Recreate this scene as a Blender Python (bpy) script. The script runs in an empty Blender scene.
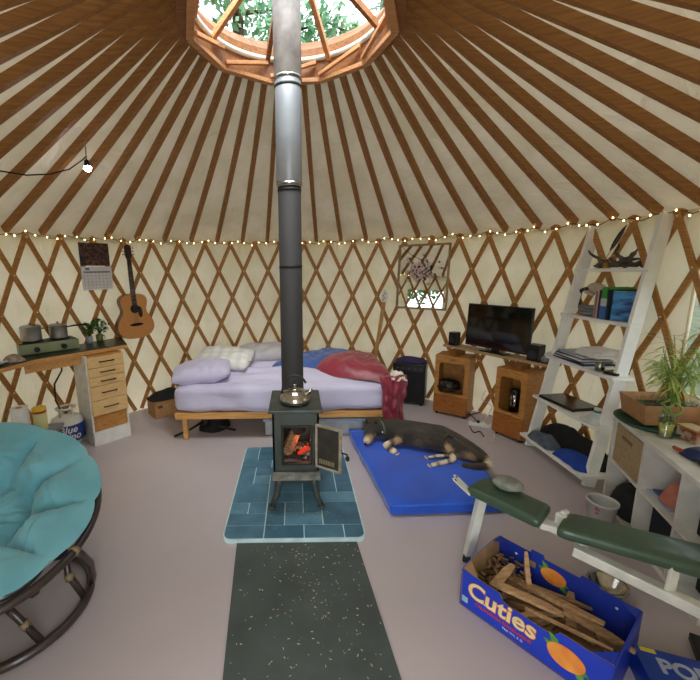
import bpy, bmesh, math, random
from mathutils import Vector, Matrix, noise, Euler
SC = bpy.context.scene
COL = SC.collection
PI = math.pi
rnd = random.Random(7)

# ------------------------------------------------------------------ camera
PITCH, ROLL, EYE, FOC = 0.185, -0.014, 1.608, 380.0
cam_d = bpy.data.cameras.new('camera'); cam = bpy.data.objects.new('camera', cam_d); COL.objects.link(cam)
cam_d.sensor_width = 36; cam_d.lens = FOC / 700 * 36; cam_d.shift_x = 54.1 / 700; cam_d.shift_y = -0.7 / 700
cam_d.clip_start = 0.02; cam_d.clip_end = 300
cam.matrix_world = Matrix.Translation((0, 0, EYE)) @ Matrix.Rotation(PI/2 - PITCH, 4, 'X') @ Matrix.Rotation(ROLL, 4, 'Z')
SC.camera = cam
# ------------------------------------------------------------------ world, light, exposure
w = bpy.data.worlds.new('overcast_sky'); SC.world = w; w.use_nodes = True
nt = w.node_tree; nt.nodes.clear()
bg = nt.nodes.new('ShaderNodeBackground'); wo = nt.nodes.new('ShaderNodeOutputWorld')
bg.inputs[0].default_value = (0.90, 0.95, 1.0, 1); bg.inputs[1].default_value = 2.2
nt.links.new(bg.outputs[0], wo.inputs[0])
SC.view_settings.view_transform = 'Standard'; SC.view_settings.look = 'None'
SC.view_settings.exposure = 0.6; SC.view_settings.gamma = 1.0; SC.view_settings.use_curve_mapping = False
try:
    SC.cycles.max_bounces = 10; SC.cycles.diffuse_bounces = 6; SC.cycles.transparent_max_bounces = 12
    SC.cycles.sample_clamp_indirect = 6.0; SC.cycles.caustics_reflective = False; SC.cycles.caustics_refractive = False
except Exception: pass
CX, CY, R, HW = 0.0, 2.51, 2.518, 1.911      # yurt centre, wall radius, wall height
SLOPE, APEX = 0.659, 3.57                     # underside of the rafters: z = APEX - SLOPE*r
RING_R = 0.64
DPHI = 2*PI/50; PH0 = -1.208
# daylight from the overcast sky above the dome
ld = bpy.data.lights.new('sky_light', 'AREA'); lo = bpy.data.objects.new('sky_light', ld); COL.objects.link(lo)
ld.shape = 'DISK'; ld.size = 3.2; ld.energy = 620; ld.color = (1.0, 0.975, 0.93)
lo.location = (CX, CY - 1.6, 5.6); lo.rotation_euler = Euler((-0.42, 0, 0))
# daylight through the open doorway behind the camera
ld2 = bpy.data.lights.new('doorway_light', 'AREA'); lo2 = bpy.data.objects.new('doorway_light', ld2); COL.objects.link(lo2)
ld2.shape = 'RECTANGLE'; ld2.size = 0.9; ld2.size_y = 1.75; ld2.energy = 16; ld2.color = (1.0, 0.99, 0.96)
lo2.location = (-0.05, -0.35, 1.1); lo2.rotation_euler = Euler((PI/2, 0, 0))

# ------------------------------------------------------------------ measuring helpers (metres; the camera stands at the origin)
def ray(px, py):
    a = (px - 295.9) / FOC; b = (py - 339.3) / FOC
    c, s = math.cos(ROLL), math.sin(ROLL); a, b = a*c + b*s, -a*s + b*c
    c, s = math.cos(PITCH), math.sin(PITCH)
    return Vector((a, c - b*s, -s - b*c))
def atz(px, py, z=0.0):
    r = ray(px, py); return Vector((0, 0, EYE)) + r * ((z - EYE) / r.z)
def aty(px, py, Y):
    r = ray(px, py); return Vector((0, 0, EYE)) + r * (Y / r.y)
def atx(px, py, X):
    r = ray(px, py); return Vector((0, 0, EYE)) + r * (X / r.x)
def onw(px, py, off=0.0):
    r = ray(px, py); q = R - off
    a = r.x**2 + r.y**2; b = -2*r.y*CY; c = CY*CY - q*q
    return Vector((0, 0, EYE)) + r * ((-b + math.sqrt(b*b - 4*a*c)) / (2*a))
def pol(a, r, z): return Vector((CX + r*math.sin(a), CY + r*math.cos(a), z))

# ------------------------------------------------------------------ materials
def lin(h):
    if not isinstance(h, str): return (*h, 1)
    h = h.lstrip('#'); v = [int(h[i:i+2], 16)/255 for i in (0, 2, 4)]
    return (*[x/12.92 if x <= .04045 else ((x+.055)/1.055)**2.4 for x in v], 1)
MATS = {}
def M(name, col, rough=.6, metal=0., col2=None, scale=12., stretch=(1, 1, 1), bump=0., bscale=None, emit=None, es=1., coat=0., sheen=0., lo=.35, hi=.65, detail=4., spec=.5):
    if name in MATS: return MATS[name]
    m = bpy.data.materials.new(name); m.use_nodes = True; n = m.node_tree; b = n.nodes['Principled BSDF']
    b.inputs['Roughness'].default_value = rough; b.inputs['Metallic'].default_value = metal
    b.inputs['Specular IOR Level'].default_value = spec
    if coat: b.inputs['Coat Weight'].default_value = coat
    if sheen: b.inputs['Sheen Weight'].default_value = sheen
    tc = n.nodes.new('ShaderNodeTexCoord'); mp = n.nodes.new('ShaderNodeMapping'); mp.inputs['Scale'].default_value = stretch
    n.links.new(tc.outputs['Object'], mp.inputs[0])
    nz = n.nodes.new('ShaderNodeTexNoise'); nz.inputs['Scale'].default_value = scale; nz.inputs['Detail'].default_value = detail
    n.links.new(mp.outputs[0], nz.inputs['Vector'])
    c1 = lin(col); c2 = lin(col2) if col2 else tuple(x*.8 for x in c1[:3]) + (1,)
    cr = n.nodes.new('ShaderNodeValToRGB'); cr.color_ramp.elements[0].position = lo; cr.color_ramp.elements[1].position = hi
    cr.color_ramp.elements[0].color = c2; cr.color_ramp.elements[1].color = c1
    n.links.new(nz.outputs[0], cr.inputs[0]); n.links.new(cr.outputs[0], b.inputs['Base Color'])
    if bump:
        bz = n.nodes.new('ShaderNodeTexNoise'); bz.inputs['Scale'].default_value = bscale or scale; bz.inputs['Detail'].default_value = 3
        n.links.new(mp.outputs[0], bz.inputs['Vector'])
        bp = n.nodes.new('ShaderNodeBump'); bp.inputs['Strength'].default_value = bump; bp.inputs['Distance'].default_value = .02
        n.links.new(bz.outputs[0], bp.inputs['Height']); n.links.new(bp.outputs[0], b.inputs['Normal'])
    if emit:
        b.inputs['Emission Color'].default_value = lin(emit); b.inputs['Emission Strength'].default_value = es
    MATS[name] = m; return m
def wood(name, col, col2, rough=.5, sc=6., st=(1, 14, 14)):
    return M(name, col, rough, col2=col2, scale=sc, stretch=st, bump=.08, lo=.3, hi=.7)
def canvas(name, col, col2, trans=.3, folds=.35):
    m = bpy.data.materials.new(name); m.use_nodes = True; n = m.node_tree; n.nodes.clear()
    out = n.nodes.new('ShaderNodeOutputMaterial'); mx = n.nodes.new('ShaderNodeMixShader'); d = n.nodes.new('ShaderNodeBsdfDiffuse'); t = n.nodes.new('ShaderNodeBsdfTranslucent')
    tc = n.nodes.new('ShaderNodeTexCoord'); nz = n.nodes.new('ShaderNodeTexNoise'); nz.inputs['Scale'].default_value = 3.0; nz.inputs['Detail'].default_value = 5
    n.links.new(tc.outputs['Object'], nz.inputs['Vector'])
    cr = n.nodes.new('ShaderNodeValToRGB'); cr.color_ramp.elements[0].color = lin(col2); cr.color_ramp.elements[1].color = lin(col)
    cr.color_ramp.elements[0].position = .35; cr.color_ramp.elements[1].position = .6
    n.links.new(nz.outputs[0], cr.inputs[0]); n.links.new(cr.outputs[0], d.inputs[0]); n.links.new(cr.outputs[0], t.inputs[0])
    mp = n.nodes.new('ShaderNodeMapping'); mp.inputs['Scale'].default_value = (1, 1, .5); n.links.new(tc.outputs['Object'], mp.inputs[0])
    bz = n.nodes.new('ShaderNodeTexNoise'); bz.inputs['Scale'].default_value = 5; bz.inputs['Detail'].default_value = 3; bz.inputs['Distortion'].default_value = 1.2
    n.links.new(mp.outputs[0], bz.inputs['Vector'])
    bp = n.nodes.new('ShaderNodeBump'); bp.inputs['Strength'].default_value = folds; bp.inputs['Distance'].default_value = .06
    n.links.new(bz.outputs[0], bp.inputs['Height']); n.links.new(bp.outputs[0], d.inputs['Normal']); n.links.new(bp.outputs[0], t.inputs['Normal'])
    mx.inputs[0].default_value = trans
    n.links.new(d.outputs[0], mx.inputs[1]); n.links.new(t.outputs[0], mx.inputs[2]); n.links.new(mx.outputs[0], out.inputs[0])
    MATS[name] = m; return m
def glass(name, tint, gl=.12, rough=.02):
    m = bpy.data.materials.new(name); m.use_nodes = True; n = m.node_tree; n.nodes.clear()
    out = n.nodes.new('ShaderNodeOutputMaterial'); mx = n.nodes.new('ShaderNodeMixShader'); t = n.nodes.new('ShaderNodeBsdfTransparent'); g = n.nodes.new('ShaderNodeBsdfGlossy')
    t.inputs[0].default_value = lin(tint); g.inputs['Roughness'].default_value = rough; mx.inputs[0].default_value = gl
    n.links.new(t.outputs[0], mx.inputs[1]); n.links.new(g.outputs[0], mx.inputs[2]); n.links.new(mx.outputs[0], out.inputs[0])
    MATS[name] = m; return m
W_CANVAS = canvas('wall_canvas', '#f6ecd2', '#ebe0be', .22)
R_CANVAS = canvas('roof_canvas', '#e4d9c0', '#d8ccae', .06, .5)
RAFT = wood('rafter_wood', '#a9692f', '#7d471a')
SLAT = wood('slat_wood', '#bf8c4a', '#a0713a')
RINGW = wood('ring_wood', '#966030', '#6c421d')
RINGP = wood('ring_pale_wood', '#c98f60', '#aa7444')
FLOORM = M('floor_paint', '#c0b6b9', .42, col2='#b7adb1', scale=1.2, bump=.02, bscale=40, detail=8)
WHITE = M('white_paint', '#e9e9e4', .4, col2='#dcdcd6')
BLACK = M('black_plastic', '#151516', .35, col2='#0d0d0e')
MATTE = M('matte_black', '#141416', .85, col2='#0a0a0b')
CHROME = M('steel', '#c9c6bf', .18, 1., col2='#a8a49c')
CARD = M('cardboard', '#b98d5d', .85, col2='#a67b4c', scale=30)
PINE = wood('pine_front', '#e6c48c', '#d8b072', st=(3, 3, 14))
PINEX = wood('pine_board', '#d9a664', '#bf8a4a')
OAK = wood('veneer', '#c68f4c', '#a36f33', st=(3, 3, 12))
DARKW = wood('dark_side', '#8a5a2c', '#6b421c', st=(3, 3, 12))
BARK = M('bark', '#5b4636', .9, col2='#3e2f24', scale=9, bump=.6)
GLASS = glass('clear_glass', '#eef6f4', .14)
DOME = glass('acrylic_dome', '#f2f8fa', .06)
PAPER = M('white_paper', '#ececea', .7, col2='#e0e0dd')

# ------------------------------------------------------------------ mesh helpers
class MB:
    def __init__(s): s.bm = bmesh.new()
    def _fin(s, vs, mi, mat=None):
        if mat is not None: bmesh.ops.transform(s.bm, matrix=mat, verts=vs)
        fs = set(f for v in vs for f in v.link_faces)
        for f in fs: f.material_index = mi
        return vs
    def box(s, c, d, rot=None, mi=0, bev=0.):
        r = bmesh.ops.create_cube(s.bm, size=1); vs = r['verts']
        bmesh.ops.scale(s.bm, vec=d, verts=vs)
        if bev > 0:
            es = list(set(e for v in vs for e in v.link_edges)); g = bmesh.ops.bevel(s.bm, geom=es, offset=bev, segments=2, profile=.5, affect='EDGES')
            vs = list(set(g['verts']) | set(v for v in vs if v.is_valid))
            seen = set(vs); st = list(vs)
            while st:
                v = st.pop()
                for e in v.link_edges:
                    o = e.other_vert(v)
                    if o not in seen: seen.add(o); st.append(o)
            vs = list(seen)
        m = Matrix.Translation(c)
        if rot is not None: m = m @ (rot.to_4x4() if isinstance(rot, Matrix) else Euler(rot if hasattr(rot, '__len__') else (0, 0, rot)).to_matrix().to_4x4())
        s._fin(vs, mi, m); return s
    def beam(s, p, q, wd, ht, up=(0, 0, 1), mi=0, bev=0.):
        p, q = Vector(p), Vector(q); x = (q-p).normalized(); y = Vector(up).cross(x)
        if y.length < 1e-5: y = Vector((0, 1, 0)).cross(x)
        y.normalize(); z = x.cross(y); m = Matrix((x, y, z)).transposed()
        return s.box((p+q)/2, ((q-p).length, wd, ht), m, mi, bev)
    def cyl(s, p, q, r, r2=None, n=16, mi=0, caps=True):
        p, q = Vector(p), Vector(q); d = q-p; r2 = r if r2 is None else r2
        g = bmesh.ops.create_cone(s.bm, cap_ends=caps, segments=n, radius1=r, radius2=r2, depth=d.length)
        m = Matrix.Translation((p+q)/2) @ d.to_track_quat('Z', 'Y').to_matrix().to_4x4()
        s._fin(g['verts'], mi, m); return s
    def ball(s, c, r, n=12, mi=0, rot=None):
        g = bmesh.ops.create_uvsphere(s.bm, u_segments=n, v_segments=max(6, n*2//3), radius=1)
        r = (r, r, r) if not hasattr(r, '__len__') else r
        m = Matrix.Translation(c) @ (Euler(rot).to_matrix().to_4x4() if rot else Matrix()) @ Matrix.Diagonal((*r, 1))
        s._fin(g['verts'], mi, m); return s
    def tube(s, pts, r, n=8, mi=0, closed=False, caps=True):
        pts = [Vector(p) for p in pts]; N = len(pts); rs = r if hasattr(r, '__len__') else [r]*N
        rings = []; prev = None
        for i, p in enumerate(pts):
            if closed: d = pts[(i+1) % N] - pts[i-1]
            else: d = pts[min(i+1, N-1)] - pts[max(i-1, 0)]
            if d.length < 1e-9: d = Vector((0, 0, 1))
            d.normalize()
            if prev is None: a = d.orthogonal().normalized()
            else:
                a = prev - d*prev.dot(d)
                a = a.normalized() if a.length > 1e-6 else d.orthogonal().normalized()
            prev = a; b = d.cross(a)
            rings.append([s.bm.verts.new(p + (a*math.cos(2*PI*k/n) + b*math.sin(2*PI*k/n))*rs[i]) for k in range(n)])
        for i in range(N if closed else N-1):
            A, B = rings[i], rings[(i+1) % N]
            for k in range(n):
                f = s.bm.faces.new((A[k], A[(k+1) % n], B[(k+1) % n], B[k])); f.material_index = mi; f.smooth = True
        if not closed and caps:
            for A in (rings[0][::-1], rings[-1]): s.bm.faces.new(A).material_index = mi
        return s
    def lathe(s, prof, c=(0, 0, 0), n=32, mi=0, tilt=None):
        c = Vector(c); rings = []
        m = Euler(tilt).to_matrix() if tilt else Matrix.Identity(3)
        for r, z in prof:
            if r < 1e-6: rings.append([s.bm.verts.new(c + m @ Vector((0, 0, z)))])
            else: rings.append([s.bm.verts.new(c + m @ Vector((r*math.cos(2*PI*k/n), r*math.sin(2*PI*k/n), z))) for k in range(n)])
        for A, B in zip(rings, rings[1:]):
            for k in range(n):
                k2 = (k+1) % n
                v = [A[0]] if len(A) == 1 else [A[k], A[k2]]
                v += [B[0]] if len(B) == 1 else [B[k2], B[k]]
                if len(v) > 2:
                    f = s.bm.faces.new(v); f.material_index = mi; f.smooth = True
        return s
    def prism(s, poly, h, m=None, mi=0, mi_side=None):
        """poly in local xy, extruded along local z from 0 to h"""
        m = m or Matrix()
        a = [s.bm.verts.new(m @ Vector((x, y, 0))) for x, y in poly]; b = [s.bm.verts.new(m @ Vector((x, y, h))) for x, y in poly]
        f1 = s.bm.faces.new(a[::-1]); f2 = s.bm.faces.new(b); f1.material_index = f2.material_index = mi
        n = len(poly)
        for i in range(n):
            f = s.bm.faces.new((a[i], a[(i+1) % n], b[(i+1) % n], b[i])); f.material_index = mi if mi_side is None else mi_side
        return s
    def grid(s, fn, nu, nv, mi=0, closed_u=False):
        V = [[s.bm.verts.new(fn(i/(nu), j/(nv))) for j in range(nv+1)] for i in range(nu if closed_u else nu+1)]
        for i in range(nu):
            A, B = V[i], V[(i+1) % len(V)]
            for j in range(nv):
                f = s.bm.faces.new((A[j], B[j], B[j+1], A[j+1])); f.material_index = mi; f.smooth = True
        return s
    def quad(s, a, b, c, d, mi=0):
        f = s.bm.faces.new([s.bm.verts.new(Vector(p)) for p in (a, b, c, d)]); f.material_index = mi; return s
def root_of(o):
    while o.parent: o = o.parent
    return o
def local_inv(p):
    if p is None: return Matrix()
    r = root_of(p); m = Matrix.Translation(r.location) @ r.rotation_euler.to_matrix().to_4x4()
    return m.inverted()
def obj(name, mb, mats, parent=None, smooth=None, bevel=0, world=True, label=None, sub=0, solid=0, edge=35):
    """link ONE mesh; coordinates are given in world metres and turned into the thing's own frame"""
    bm = mb.bm
    if parent is not None and world: bmesh.ops.transform(bm, matrix=local_inv(parent), verts=bm.verts)
    bmesh.ops.recalc_face_normals(bm, faces=bm.faces)
    if smooth is not None:
        for f in bm.faces: f.smooth = smooth
    me = bpy.data.meshes.new(name); bm.to_mesh(me); bm.free()
    for m in (mats if isinstance(mats, (list, tuple)) else [mats]): me.materials.append(m)
    o = bpy.data.objects.new(name, me); COL.objects.link(o); o.parent = parent
    if solid:
        d = o.modifiers.new('solid', 'SOLIDIFY'); d.thickness = solid; d.offset = 0
    if bevel:
        b = o.modifiers.new('bevel', 'BEVEL'); b.width = bevel; b.segments = 2; b.limit_method = 'ANGLE'; b.angle_limit = math.radians(edge)
    if sub:
        d = o.modifiers.new('sub', 'SUBSURF'); d.levels = sub; d.render_levels = sub
    if label: o['label'] = label
    return o
def tag(o, label, cat, group=None, kind=None):
    o['label'] = label; o['category'] = cat
    if group: o['group'] = group
    if kind: o['kind'] = kind
    return o
def thing(name, label, cat, loc=(0, 0, 0), rz=0., group=None):
    o = bpy.data.objects.new(name, None); COL.objects.link(o); o.empty_display_size = .05
    o.location = loc; o.rotation_euler = (0, 0, rz); return tag(o, label, cat, group)
def struct(name, mb, mats, **k):
    o = obj(name, mb, mats, **k); o['kind'] = 'structure'; return o
def kids(o): return [c for c in COL.objects if c.parent == o]
def dup(o, loc=None, rz=None, label=None, parent=None):
    c = o.copy(); COL.objects.link(c); c.parent = parent
    if loc is not None: c.location = loc
    if rz is not None: c.rotation_euler = (0, 0, rz)
    if label: c['label'] = label
    for ch in kids(o): dup(ch, parent=c)
    return c
def text_bm(mb, txt, size, m, depth=.001, mi=0, shear=0., bold=0., align='CENTER', warp=None):
    cu = bpy.data.curves.new('lettering', 'FONT'); cu.body = txt; cu.size = size; cu.extrude = depth; cu.shear = shear; cu.offset = bold
    cu.align_x = align; cu.align_y = 'CENTER'
    o = bpy.data.objects.new('lettering', cu); COL.objects.link(o)
    bpy.context.view_layer.update()
    me = bpy.data.meshes.new_from_object(o.evaluated_get(bpy.context.evaluated_depsgraph_get()))
    bpy.data.objects.remove(o); bpy.data.curves.remove(cu)
    t = bmesh.new(); t.from_mesh(me); bpy.data.meshes.remove(me)
    vm = {}
    for v in t.verts:
        p = v.co.copy()
        if warp: p = warp(p)
        vm[v] = mb.bm.verts.new(m @ p if m is not None else p)
    for f in t.faces:
        try: mb.bm.faces.new([vm[v] for v in f.verts]).material_index = mi
        except ValueError: pass
    t.free()
def frame3(o, x, y):
    """matrix with local x, y along the given world directions"""
    x = Vector(x).normalized(); y = Vector(y); y = (y - x*y.dot(x)).normalized(); z = x.cross(y)
    m = Matrix((x, y, z)).transposed().to_4x4(); m.translation = Vector(o); return m
def nz(p, s=1.0, seed=0.): return noise.noise(Vector(p)*s + Vector((seed, seed*1.7, -seed)))
def ordinal(n): return ['first', 'second', 'third', 'fourth', 'fifth', 'sixth', 'seventh', 'eighth', 'ninth', 'tenth', 'eleventh', 'twelfth', 'thirteenth', 'fourteenth', 'fifteenth', 'sixteenth', 'seventeenth', 'eighteenth', 'nineteenth', 'twentieth', 'twenty-first', 'twenty-second', 'twenty-third', 'twenty-fourth', 'twenty-fifth'][n-1]

# ================================================================== SETTING
b = MB(); b.lathe([(0, 0), (R+.12, 0), (R+.12, -.14), (0, -.14)], (CX, CY, 0), 96); struct('floor', b, FLOORM, smooth=False)
b = MB(); b.lathe([(0, -.5), (60, -.5)], (CX, CY, 0), 48); struct('ground', b, M('forest_floor', '#55603a', .95, col2='#3c3a26', scale=1.5), smooth=False)
DOORA = math.asin(.42/R)        # half the doorway's angle, doorway centred behind the camera (angle PI)
WIN = [(1.615, 1.86, .78, 1.60), (-2.05, -1.72, .95, 1.6)]   # windows: angle range and height range
def wall_strip(a0, a1, z0, z1):
    n = max(2, int((a1-a0)/.045)); bb = MB()
    def fn(u, v):
        a = a0 + (a1-a0)*u; z = z0 + (z1-z0)*v
        return pol(a, R + .006*math.sin(a*25) , z)
    bb.grid(fn, n, 6); return bb
bw = MB()
def add_strip(a0, a1, z0, z1):
    n = max(2, int((a1-a0)/.03))
    bw.grid(lambda u, v: pol(a0+(a1-a0)*u, R + .005*math.sin((a0+(a1-a0)*u)*50), z0+(z1-z0)*v), n, 4)
cur = -PI + DOORA
for (a0, a1, z0, z1) in sorted(WIN):
    add_strip(cur, a0, 0, HW+.03); add_strip(a0, a1, 0, z0); add_strip(a0, a1, z1, HW+.03); cur = a1
add_strip(cur, PI - DOORA, 0, HW+.03)
struct('wall_round', bw, W_CANVAS)
for i, (a0, a1, z0, z1) in enumerate(WIN):
    f = MB(); N = 8
    for zz in (z0, z1): f.tube([pol(a0+(a1-a0)*k/N, R-.005, zz) for k in range(N+1)], .012, 6)
    for aa in (a0, a1): f.tube([pol(aa, R-.005, z0), pol(aa, R-.005, z1)], .012, 6)
    wn = struct('window_%d' % (i+1), f, W_CANVAS)
    g = MB(); g.grid(lambda u, v: pol(a0+(a1-a0)*u, R, z0+(z1-z0)*v), 8, 1); obj('pane', g, DOME, wn)
# door frame behind the camera
f = MB(); hx_ = .42
yd = CY - math.sqrt(R*R - hx_*hx_)
for sx in (-1, 1): f.box((sx*(hx_+.03), yd-.02, .98), (.07, .12, 1.96))
f.box((0, yd-.02, 1.93), (2*hx_+.13, .12, .07)); struct('door_1', f, RINGW, bevel=.004)
# roof canvas
b = MB(); b.grid(lambda u, v: pol(2*PI*u, (R+.1) + (RING_R-R-.1)*v, APEX + .075 - SLOPE*((R+.1)+(RING_R-R-.1)*v) - .014*(1-abs(2*((u*50+ .5-PH0/DPHI*0) % 1)-1))*math.sin(PI*v)), 400, 14, closed_u=True)
struct('ceiling', b, R_CANVAS)
# valance strip where roof meets wall
b = MB(); b.grid(lambda u, v: pol(2*PI*u, R+.1*(v), HW-.005+.06*v), 100, 1, closed_u=True); struct('trim_1', b, R_CANVAS)

# rafters: one mesh, 50 copies turned about the yurt's centre
b = MB()
def rz_(r): return APEX - SLOPE*r
r0, r1 = RING_R-.005, R-.02
for i_ in range(1):
    b.beam((0, r0, rz_(r0)+.029), (0, r1, rz_(r1)+.029), .040, .056, bev=.003)
b0 = b.bm
raf = None; stove_a = 0
for i in range(50):
    a = PH0 + (i+.5)*DPHI; a = (a+PI) % (2*PI) - PI
    side = 'left' if a < -0.01 else 'right'
    k = int(abs(a)/DPHI)+1
    lab = 'brown timber roof rafter, %s to the %s of the stovepipe' % (ordinal(min(k, 25)), side)
    if raf is None:
        m = Matrix.Rotation(0, 4, 'Z'); me = bpy.data.meshes.new('rafter'); b0.to_mesh(me); me.materials.append(wood('rafter_timber', '#a5743a', '#855727', st=(14, 1, 14)))
        raf = bpy.data.objects.new('rafter', me); COL.objects.link(raf); o = raf
    else: o = raf.copy(); COL.objects.link(o)
    o.location = (CX, CY, 0); o.rotation_euler = (0, 0, -a); tag(o, lab, 'rafter', 'roof rafters')
b0.free()

# lattice wall: slats as parts
lat = thing('wall_lattice', 'crisscross wooden lattice standing round the yurt wall, crossings riveted', 'lattice', (CX, CY, 0))
HALF, ROWS = DPHI/2, 5.75
ROWH = .327
def slat_mesh(sgn, rad):
    s = MB(); n = 26; wd, th = .0215, .006; prev = None
    for k in range(n+1):
        t = -0.12 + (ROWS+.12)*k/n; a = sgn*HALF*t; z = HW - ROWH*t - .005
        d = Vector((sgn*HALF*R, -ROWH)).normalized()
        ring = []
        for (e, r_) in ((-1, -th), (1, -th), (1, th), (-1, th)):
            aa = a + e*wd*(-d.y)/R; zz = z + e*wd*d.x
            ring.append(s.bm.verts.new((math.sin(aa)*(rad+r_), math.cos(aa)*(rad+r_), zz)))
        if prev:
            for q in range(4): s.bm.faces.new((prev[q], prev[(q+1) % 4], ring[(q+1) % 4], ring[q]))
        else: s.bm.faces.new(ring)
        prev = ring
    s.bm.faces.new(prev[::-1])
    if sgn > 0:
        for k in range(6):
            a = HALF*k; z = HW - ROWH*k - .005
            s.ball((math.sin(a)*(rad-.009), math.cos(a)*(rad-.009), z), .007, 6, mi=1)
    return s
RIV = M('rivet', '#e8d9b8', .4)
base = {}
for sgn, rad in ((1, R-.045), (-1, R-.028)):
    for i in range(-7, 43):
        a = PH0 + i*DPHI
        aw = (a+PI) % (2*PI) - PI; end = aw + sgn*HALF*ROWS
        if abs(aw) > PI-DOORA-.02 or abs(end) > PI-DOORA-.02: continue
        if (sgn > 0 and sgn not in base) or sgn not in base:
            o = obj('slat', slat_mesh(sgn, rad), [SLAT, RIV], lat, world=False); base[sgn] = o
        else: o = base[sgn].copy(); COL.objects.link(o)
        o.parent = lat; o.rotation_euler = (0, 0, -aw)

# ------------------------------------------------------------------ skylight ring and dome
ring = thing('skylight_ring', 'round timber ring framing the domed skylight at the roof peak', 'skylight', (CX, CY, 0))
b = MB(); b.lathe([(.585, 2.965), (.645, 2.965), (.645, 3.235), (.585, 3.16), (.585, 2.965)], (CX, CY, 0), 60); obj('compression_ring', b, RINGW, ring, smooth=False)
NS = 10; A0 = math.radians(-16)
def rv(k, r, z): return pol(A0 + 2*PI*k/NS, r, z)
for k in range(NS):
    b = MB(); b.beam(rv(k, .60, 2.95), rv(k+1, .60, 2.95), .045, .028, bev=.003); obj('ring_bar', b, RINGP, ring)
for k in range(NS):
    b = MB(); b.beam(rv(k, .565, 2.975), rv(k+.94, .56, 3.055), .025, .024, bev=.003); obj('truss_bar', b, RINGP, ring)
DH = .44
b = MB(); b.lathe([(.62*math.sin(t), 3.15 + DH*(math.cos(t)**1.0)) for t in [PI/2*k/14 for k in range(15)]][::-1], (CX, CY, 0), 60); obj('dome_glazing', b, DOME, ring)
b = MB(); b.tube([pol(2*PI*k/60, .578, 3.09) for k in range(60)], .018, 8, closed=True); obj('dome_rim', b, M('white_rim', '#dfe6e2', .4), ring)
for k in range(8):
    a = math.radians(-18) + 2*PI*k/8
    b = MB(); b.beam(pol(a, .585, 3.07), pol(a, .03, 3.47), .032, .036, bev=.003); obj('dome_rib', b, RINGP if k % 2 else RINGW, ring)

# ------------------------------------------------------------------ string lights
sl = thing('string_light', 'warm fairy light string running along the top of the lattice wall', 'fairy lights', (CX, CY, HW))
def slp(a): return pol(a, R-.075 + .008*math.sin(a*37), HW+.012 + .014*math.sin(a*41+1) + .009*math.sin(a*97))
b = MB(); b.tube([slp(-1.75 + 3.7*k/300) for k in range(301)], .003, 5); obj('wire', b, M('brown_wire', '#4a3418', .6), sl)
BULB = M('bulb_glow', '#fff0c0', .4, emit='#ffdf9a', es=7)
bb0 = None
for k in range(98):
    a = -1.7 + 3.6*k/97 + rnd.uniform(-.008, .008); p = slp(a) + Vector((0, 0, rnd.uniform(-.012, .01))) - Vector((math.sin(a), math.cos(a), 0))*.008
    if bb0 is None:
        q = MB(); q.ball((0, 0, 0), (.0055, .0055, .007), 8); o = obj('bulb', q, BULB, sl, world=False); bb0 = o
    else: o = bb0.copy(); COL.objects.link(o)
    o.location = p - Vector((CX, CY, HW))

# hanging lamp
lp = aty(87, 165, 3.0); lamp = thing('pendant_bulb', 'small lit bulb hanging from a black cord under the rafters', 'lamp', lp)
p0 = aty(0, 171, 2.35); mid = (lp+p0)/2 - Vector((0, 0, .04))
b = MB(); b.tube([p0 + Vector((-.5, -.4, .12)), p0, p0.lerp(mid, .5)-Vector((0, 0, .015)), mid, mid.lerp(lp, .5)+Vector((0, 0, .0)), lp+Vector((-.03, 0, .035)), lp+Vector((0, 0, .06)), lp+Vector((0, 0, .03))], .0045, 6); obj('cord', b, MATTE, lamp)
b = MB(); b.tube([lp+Vector((0, 0, .05)), lp+Vector((.004, 0, .12)), lp+Vector((.0, 0, rz_((Vector((lp.x, lp.y))-Vector((CX, CY))).length)-lp.z))], .003, 6); obj('hook', b, MATTE, lamp)
b = MB(); b.lathe([(0, .035), (.014, .035), (.018, .01), (.026, -.012), (.0, -.012)], lp, 16); obj('socket', b, MATTE, lamp)
b = MB(); b.ball(lp + Vector((.004, -.004, -.024)), (.026, .026, .024), 14); obj('bulb', b, M('lamp_glow', '#ffffff', .3, emit='#f4f2ff', es=30), lamp)

# ================================================================== TREES outside, seen through the dome and windows
def leafy(name_lab, loc, h, seed, col, col2):
    t = thing('forest_tree', name_lab, 'tree', loc, 0, 'trees outside the yurt')
    r = random.Random(seed); b = MB()
    b.tube([(0, 0, -.5), (.05, .02, h*.3), (-.05, .05, h*.65), (0, 0, h)], [h*.022, h*.018, h*.012, .01], 8)
    br = []
    for k in range(26):
        z = h*(.22 + .75*k/26); a = k*2.4; L = h*.30*(1-(z/h)**1.4)+.3
        e = Vector((math.cos(a)*L, math.sin(a)*L, z + L*.25)); b.tube([(0, 0, z), e*.5 + Vector((0, 0, z*.5+L*.08)), e], [.05, .03, .01], 5); br.append(((0, 0, z), e))
    obj('trunk', b, BARK, t, world=False)
    f = MB()
    for k in range(7000):
        p, e = br[r.randrange(len(br))]; u = r.random()**.6; c = Vector(p).lerp(e, u) + Vector((r.gauss(0, .22), r.gauss(0, .22), r.gauss(0, .2)))
        s_ = r.uniform(.05, .12); x = Vector((r.gauss(0, 1), r.gauss(0, 1), r.gauss(0, .6))).normalized()*s_; y = x.orthogonal().normalized()*s_*.6
        f.bm.faces.new([f.bm.verts.new(c-x), f.bm.verts.new(c+y), f.bm.verts.new(c+x), f.bm.verts.new(c-y)])
    o = obj('foliage', f, M(name_lab[:12]+'leaf', col, .6, col2=col2, scale=3), t, world=False); o['kind'] = 'stuff'
    return t
leafy('tall broadleaf tree seen through the skylight, nearest the stovepipe', (-1.0, 8.4, 0), 9.5, 1, '#9cc8a0', '#5d9160')
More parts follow.
